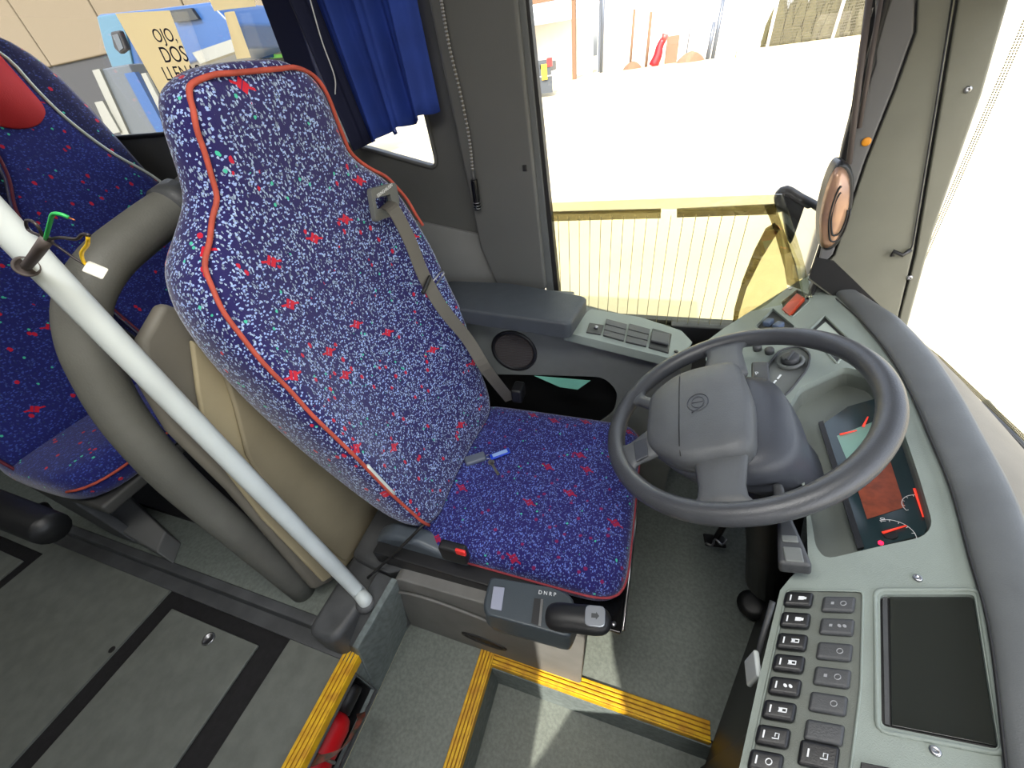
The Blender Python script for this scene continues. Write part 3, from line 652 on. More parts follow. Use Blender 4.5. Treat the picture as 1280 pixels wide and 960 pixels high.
m1 = round_poly([D(q) for q in ((1010, 414), (1031, 394), (1066, 428), (1046, 455))], .005, 3)
kn = round_poly([D(q) for q in ((950, 470), (975, 437), (1000, 432), (1013, 442), (1010, 460), (985, 492), (962, 508))], .02, 3)
pan = plate('panel', outer, [clus, scr, swp, rk, v1, m1, kn], -Dn*.02, 'dash', DB, bev=.003)
def floorplate(loop, h, m, name, par=pan, th=.004): return MB().prism([p-Dn*h for p in loop], -Dn*th).build(name, m, par)
# cluster housing walls
lowc = [p-Dn*.055 for p in clus]
MB().loft([[p-Dn*.018 for p in clus], lowc], True, False).build('cluster_hood', 'dashd', pan, smooth=False)
floorplate(clus, .055, 'dashd', 'cluster_floor')
CB = .042
cg = MB().prism([D(q, -CB) for q in ((1026, 532), (1060, 508), (1095, 498), (1125, 545), (1163, 650), (1155, 668), (1077, 688))], -Dn*.006).build('instrument_cluster', 'clus', DB)
MB().prism([D(q, -CB+.001) for q in ((1023, 530), (1029, 528), (1080, 686), (1072, 688))], Dn*.006).build('cluster_edge', 'black', cg)
MB().prism([D(q, -CB+.0006) for q in ((1064, 588), (1112, 574), (1131, 634), (1084, 649))], Dn*.0006).build('lcd_display', 'lcd', cg)
MB().prism([D(q, -CB+.0006) for q in ((1046, 545), (1090, 528), (1112, 574), (1064, 588))], Dn*.0005).build('display_glare', 'teal', cg)  # teal glare on the cluster, put into the surface colour
for a, b in (((1103, 666), (1133, 657)), ((1143, 611), (1154, 646)), ((1050, 543), (1071, 538)), ((1079, 533), (1085, 521))):
    MB().tube([D(a, -CB+.004), D(b, -CB+.004)], [.0022, .0012], 6).build('needle', 'needle', cg, smooth=True)
MB().lathe(D((1112, 668), -CB), Dn, [(.010, 0), (.010, .003)], 18).build('dial_hub', 'black', cg)
MB().lathe(D((1101, 679), -CB), Dn, [(.0035, 0), (.0035, .002)], 10).build('warning_lamp', 'reddot', cg)
def arc(c, r, a0, a1, nt=8):
    g = MB(); c = V(c); ux = V((math.cos(tD), 0, math.sin(tD)))
    P = [c+(ux*math.cos(q)+V((0, 1, 0))*math.sin(q))*r for q in [a0+(a1-a0)*i/14 for i in range(15)]]
    g.tube(P, .0006, 4)
    for i in range(nt):
        q = a0+(a1-a0)*i/(nt-1); dq = ux*math.cos(q)+V((0, 1, 0))*math.sin(q); g.tube([c+dq*r, c+dq*(r*.86)], .0005, 4)
    return g
arc(D((1116, 668), -CB+.002), .028, -1.2, 1.9).build('dial_scale', 'whitep', cg)
arc(D((1150, 632), -CB+.002), .022, 1.2, 3.6, 6).build('dial_scale', 'whitep', cg)
for q, s_ in (((1151, 616), 'E'), ((1104, 650), '10')): text(s_, D(q, -CB+.001), (-.05, 1, 0), (-1, -.05, -.3), .009, 'whitep', cg)
# screen
fl = MB().prism([D(q, -.012) for q in ((1098, 741), (1220, 741), (1251, 940), (1100, 910))], -Dn*.004).build('screen_floor', 'black', pan)
MB().prism([D(q, -.010) for q in ((1112, 747), (1216, 745), (1246, 934), (1114, 908))], Dn*.003).build('screen', 'screen', DB, bev=.001)
MB().prism([D(q, -.010) for q in ((1103, 747), (1109, 747), (1112, 907), (1106, 906))], Dn*.003).build('screen_strip', 'dgrey', pan)
rim_ = round_poly([D(q) for q in ((1094, 737), (1223, 737), (1256, 944), (1096, 913))], .01, 3)
MB().tube(rim_, .0028, 8, True).build('screen_surround', 'dash', pan, smooth=True)
floorplate(swp, .004, 'dashd', 'switch_plate')
MB().tube(swp, .0016, 6, True).build('switch_surround', 'dash', pan, smooth=True)
floorplate(rk, .010, 'dashd', 'rocker_floor'); floorplate(v1, .010, 'dgrey', 'switch_floor'); floorplate(m1, .008, 'dgrey', 'module_floor'); floorplate(kn, .006, 'console', 'knob_plate')
for lp_, rr_ in ((m1, .003), (kn, .003), (v1, .002), (rk, .002)): MB().tube(lp_, rr_, 6, True).build('surround', 'dgrey' if lp_ is kn else 'dash', pan, smooth=True)
MB().prism([D(q, .004) for q in ((977, 386), (996, 366), (1006, 372), (987, 394))], -Dn*.012).build('hazard_switch', mat('hazard red', (190, 70, 40), .35, c2=(160, 60, 40), nscale=30), DB, bev=.002)
for a, b in (((955, 408), (966, 398)), ((966, 412), (980, 402))):
    MB().obox((D(a)+D(b))/2, (.012, .010, .008), ((D(b)-D(a)).normalized(), Dn.cross((D(b)-D(a)).normalized()), Dn)).build('rocker', mat('blue grey rocker', (84, 98, 122), .4), DB, bev=.003)
MB().prism([D(q, -.004) for q in ((1020, 412), (1032, 402), (1052, 421), (1041, 436))], -Dn*.004).build('clock_display', mat('pale lcd', (176, 186, 176), .3), DB, bev=.001)
# head lamp knob
kc = D((988, 452), 0)
kr = MB().lathe(kc, Dn, [(.028, -.006), (.030, .004), (.024, .006), (.022, .003)], 28).build('lamp_dial', 'console', DB, smooth=True)
MB().lathe(kc, Dn, [(.020, 0), (.019, .016), (.015, .018)], 24).build('lamp_knob', 'dgrey', kr, smooth=True)
MB().obox(kc+Dn*.019, (.018, .004, .004), (V((.5, .8, .17)).normalized(), V((.8, -.5, .3)).normalized(), Dn)).build('grip', 'dgrey', kr, bev=.002)
for q in ((968, 478), (974, 471)): MB().obox(D(q), (.008, .0018, .001), (V((.5, .85, .17)).normalized(), V((.85, -.5, .3)).normalized(), Dn)).build('mark', 'whitep', kr)
for q in ((947, 437), (962, 441)): MB().lathe(D(q), Dn, [(.011, 0), (.011, .012), (.008, .015)], 16).build('round_button', 'dgrey', DB, smooth=True)
for q in ((1147, 723), (1169, 939), (988, 361)):
    MB().lathe(D(q), Dn, [(.0055, 0), (.005, .003), (.0025, .0035), (.001, .0015)], 14).build('screw', 'steel', DB, smooth=True)
# switches
ua = V((math.cos(.28)*math.cos(tD), math.sin(.28), math.cos(.28)*math.sin(tD))).normalized(); ub = Dn.cross(ua).normalized()
LC = [(998, 750), (994, 776), (990, 803), (986, 830), (981, 859), (974, 889), (966, 921), (957, 953)]
RC = [(1048, 756), (1046, 784), (1043, 815), (1040, 847), (1035, 880), (1030, 916), (1023, 945)]
def icon(kind, c, par):
    g = MB()
    if kind == 0: g.obox(c, (.0036, .0028, .0004), (ua, ub, Dn)).obox(c+ua*.005, (.0015, .0018, .0004), (ua, ub, Dn))
    if kind == 1: g.obox(c+ub*.0022, (.0045, .0006, .0004), (ua, ub, Dn)).obox(c-ub*.0022, (.0045, .0006, .0004), (ua, ub, Dn)).obox(c+ua*.0045, (.0006, .0026, .0004), (ua, ub, Dn)).obox(c-ua*.002, (.002, .0026, .0004), (ua, ub, Dn))
    if kind == 2: g.lathe(c-ua*.003, Dn, [(.0022, 0), (.0022, .0005)], 10).lathe(c+ua*.003, Dn, [(.0022, 0), (.0022, .0005)], 10)
    if kind == 3: g.tube([c+(ua*math.cos(q)+ub*math.sin(q))*.0034 for q in [k*math.pi/5 for k in range(10)]], .0006, 4, True)
    if kind == 4: g.tube([c-ua*.004-ub*.003, c+ua*.003-ub*.003, c+ua*.003+ub*.003, c-ua*.001+ub*.003, c-ua*.001-ub*.001], .0006, 4)
    g.build('icon', 'whitep' if par['lit'] else 'greyp', par)
    del par['lit']
for i, q in enumerate(LC):
    c = D(q, .003)
    ua = (D((q[0]+20, q[1]+1+3*i/7))-D(q)).normalized(); ub = (D((q[0]-3, q[1]-20))-D(q)).normalized(); ub = -(D((q[0]-4, q[1]+20))-D(q)).normalized()
    b = MB().obox(c, (.0185, .0118, .0065), (ua, ub, Dn)).build('switch', 'black', DB, bev=.005, seg=3); b['lit'] = 1
    MB().obox(c-ua*.0095+Dn*.0068, (.0009, .0045, .0004), (ua, ub, Dn)).build('mark', 'whitep', b)
    icon((0, 0, 1, 1, 2, 1, 4, 3)[i], c+ua*.004+Dn*.0068, b)
for i, q in enumerate(RC):
    c = D(q, .001); big = i == 6
    ua = (D((q[0]+20, q[1]+.5+4*i/6))-D(q)).normalized(); ub = -(D((q[0]-3, q[1]+20))-D(q)).normalized()
    b = MB().obox(c, (.0198, .0120+(.002 if big else 0), .005), (ua, ub, Dn)).build('switch', 'dgrey' if not big else 'black', DB, bev=.004, seg=3); b['lit'] = 0 if not big else 1
    if i in (5,): del b['lit']; continue
    if i in (0, 1, 3):
        MB().obox(c-ua*.007+Dn*.0052, (.0018, .0018, .0004), (ua, ub, Dn)).build('mark', 'greyp', b)
    if big: MB().obox(c-ua*.010+Dn*.0052, (.0009, .0045, .0004), (ua, ub, Dn)).build('mark', 'whitep', b)
    icon((3, 2, 3, 3, 3, 0, 4)[i], c+ua*.006+Dn*.0052, b)
# near-bottom black slot
MB().prism([D(q, .001) for q in ((1076, 953), (1120, 962), (1125, 1000), (1072, 995))], Dn*.003).build('radio_slot', 'black', DB, bev=.001)
# lip
lipc = [D(q, .002) for q in ((1022, 340), (1078, 383), (1110, 412), (1143, 452), (1170, 497), (1192, 542), (1225, 612), (1254, 700), (1284, 790), (1308, 920), (1330, 1060))]
lq = spline([p-Dn*.004 for p in lipc], 4); lr_ = []
for i, p in enumerate(lq):
    tt = (lq[min(i+1, len(lq)-1)]-lq[max(i-1, 0)]).normalized(); sd_ = tt.cross(Dn).normalized()
    if sd_.x < 0: sd_ = -sd_
    wl = .034*min(1, .35+i/10)
    lr_.append([p+sd_*(wl*math.copysign(abs(math.cos(a))**.8, math.cos(a)))+Dn*(.017*math.copysign(abs(math.sin(a))**.7, math.sin(a))) for a in [2*math.pi*k/20 for k in range(20)]])
MB().loft(lr_).build('lip', 'visor', DB, smooth=True)
MB().tube([p-V((.036, 0, .0)) for p in lq[3:]], .0016, 6).build('lip_seam', 'rubber', DB, smooth=True)
# ledge between the lip and the windshield
lc = spline(lipc, 4)
R0 = [p+V((.016, 0, .012)) for p in lc]
R2 = [V((wsb(min(1.2, max(-1.2, 1.20-(1.20+.15)*(i/(len(lc)-1)))))-.012, 1.20-(1.20+.15)*(i/(len(lc)-1)), .752)) for i in range(len(lc))]
def ws(i, q):
    a = R0[i]; b = R2[i]; p = a.lerp(b, q); p.z += .018*math.sin(math.pi*q)*(1-q*.5); return p
MB().loft([[ws(i, q/8) for i in range(len(lc))] for q in range(9)], False).build('ledge', 'ledge', DB, smooth=True)
# underside black body
MB().prism([(.263, .22, .70), (.80, .22, .70), (.80, 1.0, .70), (.52, .78, .70), (.46, .70, .70)], (0, 0, -.70)).build('lower_cabinet', 'black', DB, bev=.01)
MB().prism([(.215, -.30, .72), (.80, -.30, .72), (.80, .24, .72), (.263, .24, .70), (.215, .10, .70)], (0, 0, -.72)).build('lower_cabinet', 'black', DB, bev=.01)
MB().prism([p-Dn*.018-V((0, 0, 0)) for p in [D(q) for q in ((975, 738), (948, 850), (925, 955), (900, 1060), (960, 1060), (1000, 955), (1030, 850), (1040, 738))]], V((.05, 0, -.16))).build('switch_housing', 'dgrey', DB, bev=.004)
# bright bracket on its side
br = MB().obox(PX((941, 836), .215), (.004, .018, .028)).build('bracket', 'white', DB, bev=.003)
MB().tube([PX((966, 752), .235), PX((952, 800), .225), PX((940, 850), .215)], .004, 8).build('trim_strip', 'dgrey', DB, smooth=True)
# pedals
t = root('brake_pedal', 'chrome-trimmed pedal on the floor under the steering wheel', 'pedal', PZ((893, 675), .02))
c = PZ((893, 676), .12)
MB().obox(c, (.035, .02, .006), (V((.95, .2, -.2)).normalized(), V((-.2, .95, .2)).normalized(), V((.2, -.2, 1)).normalized())).build('pedal_plate', 'black', t, bev=.004)
MB().tube([c+V((-.03, -.02, .008)), c+V((-.01, -.025, .012)), c+V((.0, .0, .012)), c+V((.02, -.015, .01)), c+V((.035, .01, .008))], .004, 6, smooth=3).build('chrome_trim', 'steel', t, smooth=True)
MB().tube([c, c+V((.05, .08, .12))], .01, 8).build('arm', 'black', t, smooth=True)
t = root('accelerator_pedal', 'round black pedal against the cabinet left of the switches', 'pedal', PZ((940, 760), .0))
c = PZ((940, 756), .07)
MB().lathe(c, (-.35, -.25, 1), [(.03, -.01), (.042, 0), (.040, .012), (.02, .016)], 20).build('pedal_pad', 'black', t, smooth=True)
MB().tube([c, c+V((.05, .04, -.06))], .012, 8).build('arm', 'black', t, smooth=True)
# ================================================================== LEFT ARMREST CONSOLE
AC = root('side_console', 'long grey console with armrest under the driver side window', 'console', (-.2, 1.14, 0))
yf = 1.04
top = [PY(q, yf) for q in ((575, 392), (700, 412), (845, 452), (868, 492))]
zA = .79
face = [V((-.80, yf, .80)), V((-.30, yf, .795)), V((-.24, yf, .765)), V((.10, yf, .685)), V((.15, yf, .60)), V((.15, yf, .0)), V((-.80, yf, .0))]
op = round_poly([PY(q, yf) for q in ((600, 468), (700, 470), (755, 472), (772, 490), (768, 515), (740, 535), (600, 540))], .03, 3)
spk = [PY((643+34*math.cos(a), 438+30*math.sin(a)), yf) for a in [2*math.pi*k/32 for k in range(32)]]
cs = sum(spk, V((0, 0, 0)))/32; rs = .078
spkc = [cs+V((rs*math.cos(a), 0, rs*math.sin(a))) for a in [2*math.pi*k/32 for k in range(32)]]
cf = plate('face_panel', face, [op, spkc], (0, .012, 0), 'console', AC, bev=.003)
MB().prism([V((p.x, yf+.011, p.z)) for p in face], (0, .16, 0)).build('body', 'black', AC) if False else None
MB().loft([[V((-.80, yf+.01, .795)), V((-.30, yf+.01, .79)), V((-.24, yf+.01, .762)), V((.10, yf+.01, .682)), V((.15, yf+.01, .597))],
           [V((-.80, 1.235, .795)), V((-.30, 1.235, .79)), V((-.24, 1.235, .762)), V((.13, 1.235, .682)), V((.17, 1.235, .597))]], False).build('top_skin', 'console', AC)
MB().box((-.8, 1.16, .02), (.15, 1.17, .68)).box((-.8, yf+.012, .02), (.15, 1.17, .03)).build('pocket_lining', 'black', AC)
sp = MB().lathe(cs+V((0, -.004, 0)), (0, 1, 0), [(rs+.006, .006), (rs+.004, -.002), (rs-.006, -.002), (rs-.008, .004)], 32).build('speaker', 'black', AC, smooth=True)
MB().lathe(cs+V((0, -.0035, 0)), (0, 1, 0), [(rs-.009, 0), (rs-.009, .003)], 32).build('speaker_grille', mat('speaker cloth', (70, 62, 60), .9, bump=.6, bscale=900), sp)
gr = MB()
for i in range(-9, 10):
    w_ = math.sqrt(max(0, (rs-.012)**2-(i*.0072)**2)); gr.box((cs.x-w_, cs.y-.0052, cs.z+i*.0072-.0008), (cs.x+w_, cs.y-.0036, cs.z+i*.0072+.0008))
gr.build('grille_bars', 'dgrey', sp, kind='stuff')
# pad
pz = .865
pad = [PZ(q, pz) for q in ((560, 352), (636, 355), (735, 372), (712, 407), (556, 386), (540, 372))]
padt = round_poly(pad, .02, 3)
MB().loft([[p-V((0, 0, .045)) for p in padt], [p-V((0, 0, .01)) for p in padt], padt, [p+(sum(padt, V((0, 0, 0)))/len(padt)-p)*.05+V((0, 0, .006)) for p in padt]]).build('armrest_pad', 'pad', AC, bev=.006, smooth=True)
MB().box((-.74, 1.06, .79), (-.24, 1.2, .825)).build('pad_riser', 'console', AC, bev=.004)
# raised control strip in front of the pad
cpn = V((.2, 0, 1)).normalized(); cp0 = V((-.2, 1.1, .785))
def CP(q, h=0): return PP(q, cp0+cpn*h, cpn)
strip = round_poly([CP(q) for q in ((738, 386), (800, 396), (852, 413), (866, 428), (846, 450), (705, 415))], .008, 3)
MB().prism(strip, -cpn*.03).build('control_strip', 'dash', AC, bev=.004)
def quad(q, h, m, name, par, bev=.002, th=.008):
    return MB().prism([CP(p, h) for p in q], -cpn*th).build(name, m, par, bev=bev)
sa = quad(((737, 403), (755, 406), (751, 418), (733, 415)), .004, 'black', 'mirror_joystick', AC)
MB().lathe(CP((745, 410), .004), cpn, [(.007, 0), (.006, .006), (.003, .008)], 12).build('joystick_cap', 'steel', sa, smooth=True)
for q0 in (((758, 398), (784, 405), (780, 426), (754, 419)), ((787, 404), (813, 411), (808, 433), (782, 427))):
    s_ = quad(q0, .004, 'black', 'switch_bank', AC)
    for k in range(3):
        a, b, c_, d_ = [V(p).to_3d() if False else p for p in q0]
        f0 = (k+.08)/3; f1 = (k+.92)/3
        L_ = lambda A, B, f: (A[0]+(B[0]-A[0])*f, A[1]+(B[1]-A[1])*f)
        MB().prism([CP(L_(a, d_, f0), .0065), CP(L_(b, c_, f0), .0065), CP(L_(b, c_, f1), .0065), CP(L_(a, d_, f1), .0065)], -cpn*.004).build('rocker', 'dgrey', s_, bev=.001)
s_ = quad(((816, 410), (840, 417), (836, 441), (811, 434)), .004, 'black', 'switch_bank', AC)
MB().prism([CP(p, .012) for p in ((815, 413), (838, 418), (836, 430), (814, 425))], -cpn*.008).build('lever', 'dgrey', s_, bev=.003)
MB().lathe(CP((845, 440), .001), cpn, [(.006, 0), (.006, .004), (.003, .004)], 12).build('dial', 'black', AC, smooth=True)
t = tag(MB().prism([PY(q, yf-.003) for q in ((668, 470), (738, 476), (722, 487), (700, 484))], (0, .002, 0)).build('paper_slip', 'tealp'), 'teal paper slip sticking out of the console pocket', 'paper')
# ================================================================== ENGINE/SIDE BOX right of seat + gear selector
EB = root('side_box', 'grey plastic box beside the seat above the yellow-edged landing', 'storage box', (-.35, .345, 0))
fb = [V((-.648, .322, 0)), V((-.06, .322, 0)), V((-.05, .322, .40)), V((-.20, .322, .425)), V((-.565, .322, .405)), V((-.585, .322, .36))]
MB().prism(round_poly(fb, .02, 3), (0, .055, 0)).build('body', 'sidecon', EB, bev=.012, seg=4)
MB().box((-.64, .352, .40), (-.18, .40, .455)).build('black_rail', 'black', EB, bev=.004)
oc = PY((605, 801), .322)
el = lambda a, b, y: [V((oc.x+a*math.cos(q), y, oc.z+b*math.sin(q)-.09*a*math.cos(q))) for q in [2*math.pi*k/32 for k in range(32)]]
MB().loft([el(.074, .031, .322), el(.072, .029, .3185), el(.064, .023, .3185), el(.060, .020, .3215)]).build('oval_recess', 'rubber', EB)
MB().tube([V((-.63, .318, .30)), V((-.5, .316, .345)), V((-.35, .316, .33)), V((-.2, .318, .28))], .004, 8, smooth=4).build('moulded_line', 'sidecon', EB, smooth=True)
MB().tube([PX((460, 722), -.66), PY((495, 690), .36), PY((530, 655), .42)], .004, 6, smooth=4).build('cable', 'rubber', EB, smooth=True)
GS = root('gear_selector', 'dark grey push-lever gear selector on the box beside the driver seat', 'gear selector', (-.19, .28, .41))
gz = .56
gt = [PZ(q, gz) for q in ((612, 720), (690, 733), (716, 745), (722, 775), (712, 797), (606, 768), (603, 755))]
gp = round_poly(gt, .012, 3)
cg_ = sum(gp, V((0, 0, 0)))/len(gp)
body = MB().loft([[cg_+(p-cg_)*.86-V((0, -.01, .10)) for p in gp], [cg_+(p-cg_)*.99-V((0, .003, .075)) for p in gp], [cg_+(p-cg_)*1.02-V((0, .003, .05)) for p in gp], [p-V((0, 0, .02)) for p in gp], [p-V((0, 0, .005)) for p in gp], [cg_+(p-cg_)*.95 for p in gp]]).build('housing', mat('selector grey', (58, 66, 72), .35, bump=.12), GS, bev=.003, smooth=True)
MB().prism([PZ(q, gz+.001) for q in ((617, 733), (631, 735), (627, 764), (613, 761))], (0, 0, .003)).build('display_window', mat('selector window', (140, 144, 160), .35), body, bev=.0015)
text('D N R S'.replace('S', 'P'), PZ((684, 742), gz+.001), (.97, .12, 0), (-.12, .97, 0), .011, 'whitep', body)
MB().prism([PZ(q, gz+.0005) for q in ((668, 748), (676, 749), (674, 782), (664, 779))], (0, 0, .0015)).build('lever_slot', 'black', body)
MB().prism([PZ(q, gz+.0015) for q in ((676, 749), (679, 749), (676, 783), (673, 782))], (0, 0, .001)).build('slot_trim', 'steel', body)
la = PZ((690, 770), gz+.005); lb = PZ((748, 776), gz+.025)
dl = (lb-la).normalized(); sl = dl.cross(V((0, 0, 1))).normalized(); ul = sl.cross(dl)
def lring(p, rw, rh, n=20): return [p+sl*math.cos(a)*rw+ul*math.sin(a)*rh for a in [2*math.pi*k/n for k in range(n)]]
LV = MB().loft([lring(la-dl*.014, .012, .007), lring(la-dl*.005, .026, .019), lring(la+dl*.02, .028, .023), lring(la.lerp(lb, .55), .026, .021), lring(lb, .029, .021), lring(lb+dl*.018, .022, .015), lring(lb+dl*.026, .008, .005)]).build('lever', 'black', GS, smooth=True, sub=1)
bc = lb-dl*.002+ul*.0195
MB().prism(round_poly([bc+dl*a+sl*b for a, b in ((-.020, -.019), (.019, -.019), (.019, .019), (-.020, .019))], .010, 3), ul*.004).build('lever_button', 'chromeb', LV, bev=.0015)
MB().prism([bc+ul*.0042+dl*a+sl*b for a, b in ((-.007, -.004), (.002, -.004), (.002, -.007), (.008, 0), (.002, .007), (.002, .004), (-.007, .004))], ul*.0006).build('arrow', 'dgrey', LV)
# ================================================================== WHITE POLE
P_ = [PZ((458, 752), .335), V((-.683, .282, .36)), V((-.69, .281, .40)), V((-.735, .28, .9)), V((-.775, .28, 1.36)), V((-.81, .28, 1.98))]
P_[1] = P_[0]+V((0, 0, .02)); 
WP = root('grab_pole', 'white enamelled grab pole running up from the grey moulding', 'pole', P_[0])
pole = spline([V(p) for p in P_], 6)
MB().tube(pole, .0185, 20).build('tube', 'white', WP, smooth=True)
MB().lathe(P_[0]-V((0, 0, .005)), (0, 0, 1), [(.030, 0), (.030, .006), (.022, .016)], 20).build('foot_flange', 'mould', WP, smooth=True)
hp = PY((33, 333), .262)
MB().lathe(hp+V((0, 0, 0)), (hp-CAM), [(.013, .002), (.012, -.003), (.009, .004)], 18).build('cable_grommet', 'sheath', WP, smooth=True)
WI = root('cut_wires', 'cut green, yellow and black wires sticking out of the white pole', 'wires', hp)
q0 = hp; q1 = PY((58, 300), .235)
MB().tube([q0, q0.lerp(q1, .5)+V((0, -.003, -.002)), q1], .0055, 8, smooth=3).build('sheath', 'sheath', WI, smooth=True)
def wy_(P, r, m, n='wire'): MB().tube([PY(p, d) for p, d in P], r, 6, smooth=4).build(n, m, WI, smooth=True)
wy_((((56, 302), .236), ((62, 280), .23), ((66, 268), .228), ((76, 268), .228), ((86, 272), .23)), .0018, 'wgreen')
wy_((((86, 272), .23), ((93, 275), .23)), .0008, mat('copper', (200, 120, 80), .3, .8))
wy_((((56, 300), .236), ((45, 280), .235), ((33, 276), .24), ((36, 288), .24), ((54, 296), .236)), .0016, 'wblk')
wy_((((58, 300), .236), ((75, 297), .235), ((95, 299), .236), ((103, 293), .236), ((112, 294), .237)), .0016, 'wblk')
wy_((((60, 300), .236), ((75, 310), .235), ((92, 322), .236), ((105, 330), .237)), .0014, 'wblk')
wy_((((110, 296), .237), ((109, 306), .237), ((102, 316), .237), ((104, 326), .237), ((108, 331), .237)), .0018, 'wyel')
a = PY((106, 332), .236); b = PY((132, 343), .236); d = (b-a).normalized(); n_ = (CAM-a).normalized(); e = d.cross(n_).normalized()
MB().obox((a+b)/2, ((b-a).length/2, .0065, .005), (d, e, n_)).build('connector', 'conn', WI, bev=.0015)
# ================================================================== GREY FOAM TUBE (loop rail)
XT = -.87
tp_ = [PZ((380, 738), .275)] + [PX(q, XT) for q in ((300, 668), (222, 600), (160, 530), (122, 465), (106, 420), (106, 375), (132, 328), (180, 287), (222, 256))]
GR = root('loop_rail', 'thick grey foam-covered loop rail behind the driver seat', 'rail', tp_[0])
MB().tube(tp_, .0355, 20, smooth=5).build('padded_tube', 'tube', GR, smooth=True)
e = tp_[-1]; d = (e-tp_[-2]).normalized()
MB().tube([e-d*.02, e+d*.02], .040, 20).build('joint_sleeve', 'dgrey', GR, smooth=True)
MB().tube([e+d*.015, e+d*.10+V((0, 0, .01)), e+d*.3+V((0, 0, .0))], .030, 16).build('tube_end', 'dgrey', GR, smooth=True)
# ================================================================== PARTITION SHELL behind the driver's seat
PS = root('seat_partition', 'curved beige and grey shell wrapped behind the driver seat', 'partition', (-.76, .6, .33))
def px(P, x, bul=.0): return [PX(q, x) for q in P]
MB().prism(px(((205, 378), (250, 395), (420, 560), (520, 600), (470, 660), (415, 728), (395, 738), (290, 615), (215, 540), (180, 480), (178, 425)), -.80), (-.03, 0, 0)).build('rim_panel', 'shellg', PS, bev=.012, seg=3)
MB().prism(px(((240, 425), (290, 450), (420, 560), (520, 600), (476, 655), (430, 712), (405, 728), (330, 650), (262, 560), (248, 490)), -.785), (-.012, 0, 0)).build('highlight_band', 'beige2', PS, bev=.005, seg=3)  # highlight along the curved shell, put in as a paler band
MB().prism(px(((280, 430), (420, 560), (530, 600), (478, 648), (432, 702), (395, 672), (340, 620), (310, 570), (295, 510), (282, 470)), -.772), (-.012, 0, 0)).build('inner_panel', 'beige', PS, bev=.008, seg=3)
# ================================================================== PASSENGER SEATS
def pseat(label, y0, y1, xf, zc, lean):
    yc = (y0+y1)/2; hw = (y1-y0)/2
    r = root('passenger_seat', label, 'seat', (xf-.25, yc, .275))
    rings = []
    for a, b, z in ((.21, .9, zc-.13), (.235, .97, zc-.11), (.245, 1.0, zc-.07), (.24, .99, zc-.03), (.22, .95, zc-.005), (.15, .7, zc), (.04, .2, zc-.002)):
        rings.append(sup(xf-.24, yc, a, hw*b, z, 36, 4))
    cu_ = MB().loft(rings).build('seat_cushion', 'fabp', r, smooth=True, sub=1)
    q_ = sup(xf-.24, yc, .247, hw*1.0, zc-.055, 40, 4)
    MB().tube(q_[-7:]+q_[:8], .004, 6).build('piping', 'orange', cu_, smooth=True)
    MB().prism([(xf-.02, y0+.02, zc-.125), (xf-.02, y1-.02, zc-.125), (xf-.45, y1-.02, zc-.125), (xf-.45, y0+.02, zc-.125)], (0, 0, -.04)).build('seat_pan', 'seatshell', r, bev=.01)
    X0 = lambda z: xf-.28-(z-zc)*lean
    body = []
    for z, h, th in ((zc-.06, .92, .08), (zc+.1, 1.0, .11), (zc+.5, 1.02, .12), (zc+.78, 1.0, .11), (zc+.88, .93, .10), (zc+.95, .75, .08), (zc+.985, .45, .06), (zc+.995, .2, .04)):
        x = X0(z)-.03; ww = hw*h
        body.append([V((x, yc-ww*.97, z)), V((x-.012, yc-ww*.6, z)), V((x-.015, yc, z)), V((x-.012, yc+ww*.6, z)), V((x, yc+ww*.97, z)), V((x-th*.4, yc+ww*1.04, z)), V((x-th, yc+ww*.8, z)), V((x-th*1.1, yc, z)), V((x-th, yc-ww*.8, z)), V((x-th*.4, yc-ww*1.04, z))])
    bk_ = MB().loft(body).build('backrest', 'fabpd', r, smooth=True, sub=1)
    ins = []; ed = []
    for k in range(15):
        z = zc-.04+(zc+.97-zc+.04)*k/14; t = z-zc
        h = interp([(-.04, .93), (.42, 1.0), (.50, .97), (.54, .86), (.60, .68), (.66, .55), (.77, .43), (.92, .42), (.95, .38), (.97, .25)], t); rr = []
        for i_ in range(13):
            u = -1+i_/6; rr.append(V((X0(z)+.012*(1-abs(u)**6)+.012*abs(u)**2-.014, yc+u*hw*h, z)))
        ed.append((rr[0]+V((.004, 0, 0)), rr[-1]+V((.004, 0, 0))))
        ins.append([V((X0(z)-.03, rr[0].y, z))]+rr+[V((X0(z)-.03, rr[-1].y, z))])
    io = MB().loft(ins).build('back_insert', 'fabp', r, smooth=True)
    MB().tube([e[0] for e in ed], .004, 8, smooth=3).build('piping', mat('maroon piping', (96, 26, 44), .7), io, smooth=True)
    MB().tube([e[1] for e in ed], .005, 8, smooth=3).build('piping', 'pipew', io, smooth=True)
    return r
s_a = pseat('window-side passenger seat with white piping and red headrest cover', .70, 1.19, -1.40, .73, .37)
s_b = pseat('aisle-side passenger seat partly behind the white pole', .19, .67, -1.40, .72, .37)
hcv = MB()
for_ = lambda y, z, o: V((-1.40-.28-(z-.73)*.37+o, y, z))
hp_ = round_poly([for_(.84, 1.70, .012), for_(.84, 1.49, .012), for_(.90, 1.455, .012), for_(.97, 1.455, .012), for_(1.025, 1.49, .012), for_(1.035, 1.70, .012)], .03)
hcv.prism(hp_, V((-.012, 0, -.004)))
tag(hcv.build('headrest_cover', 'redf', smooth=True), 'red headrest cover on the window-side passenger seat', 'headrest cover')
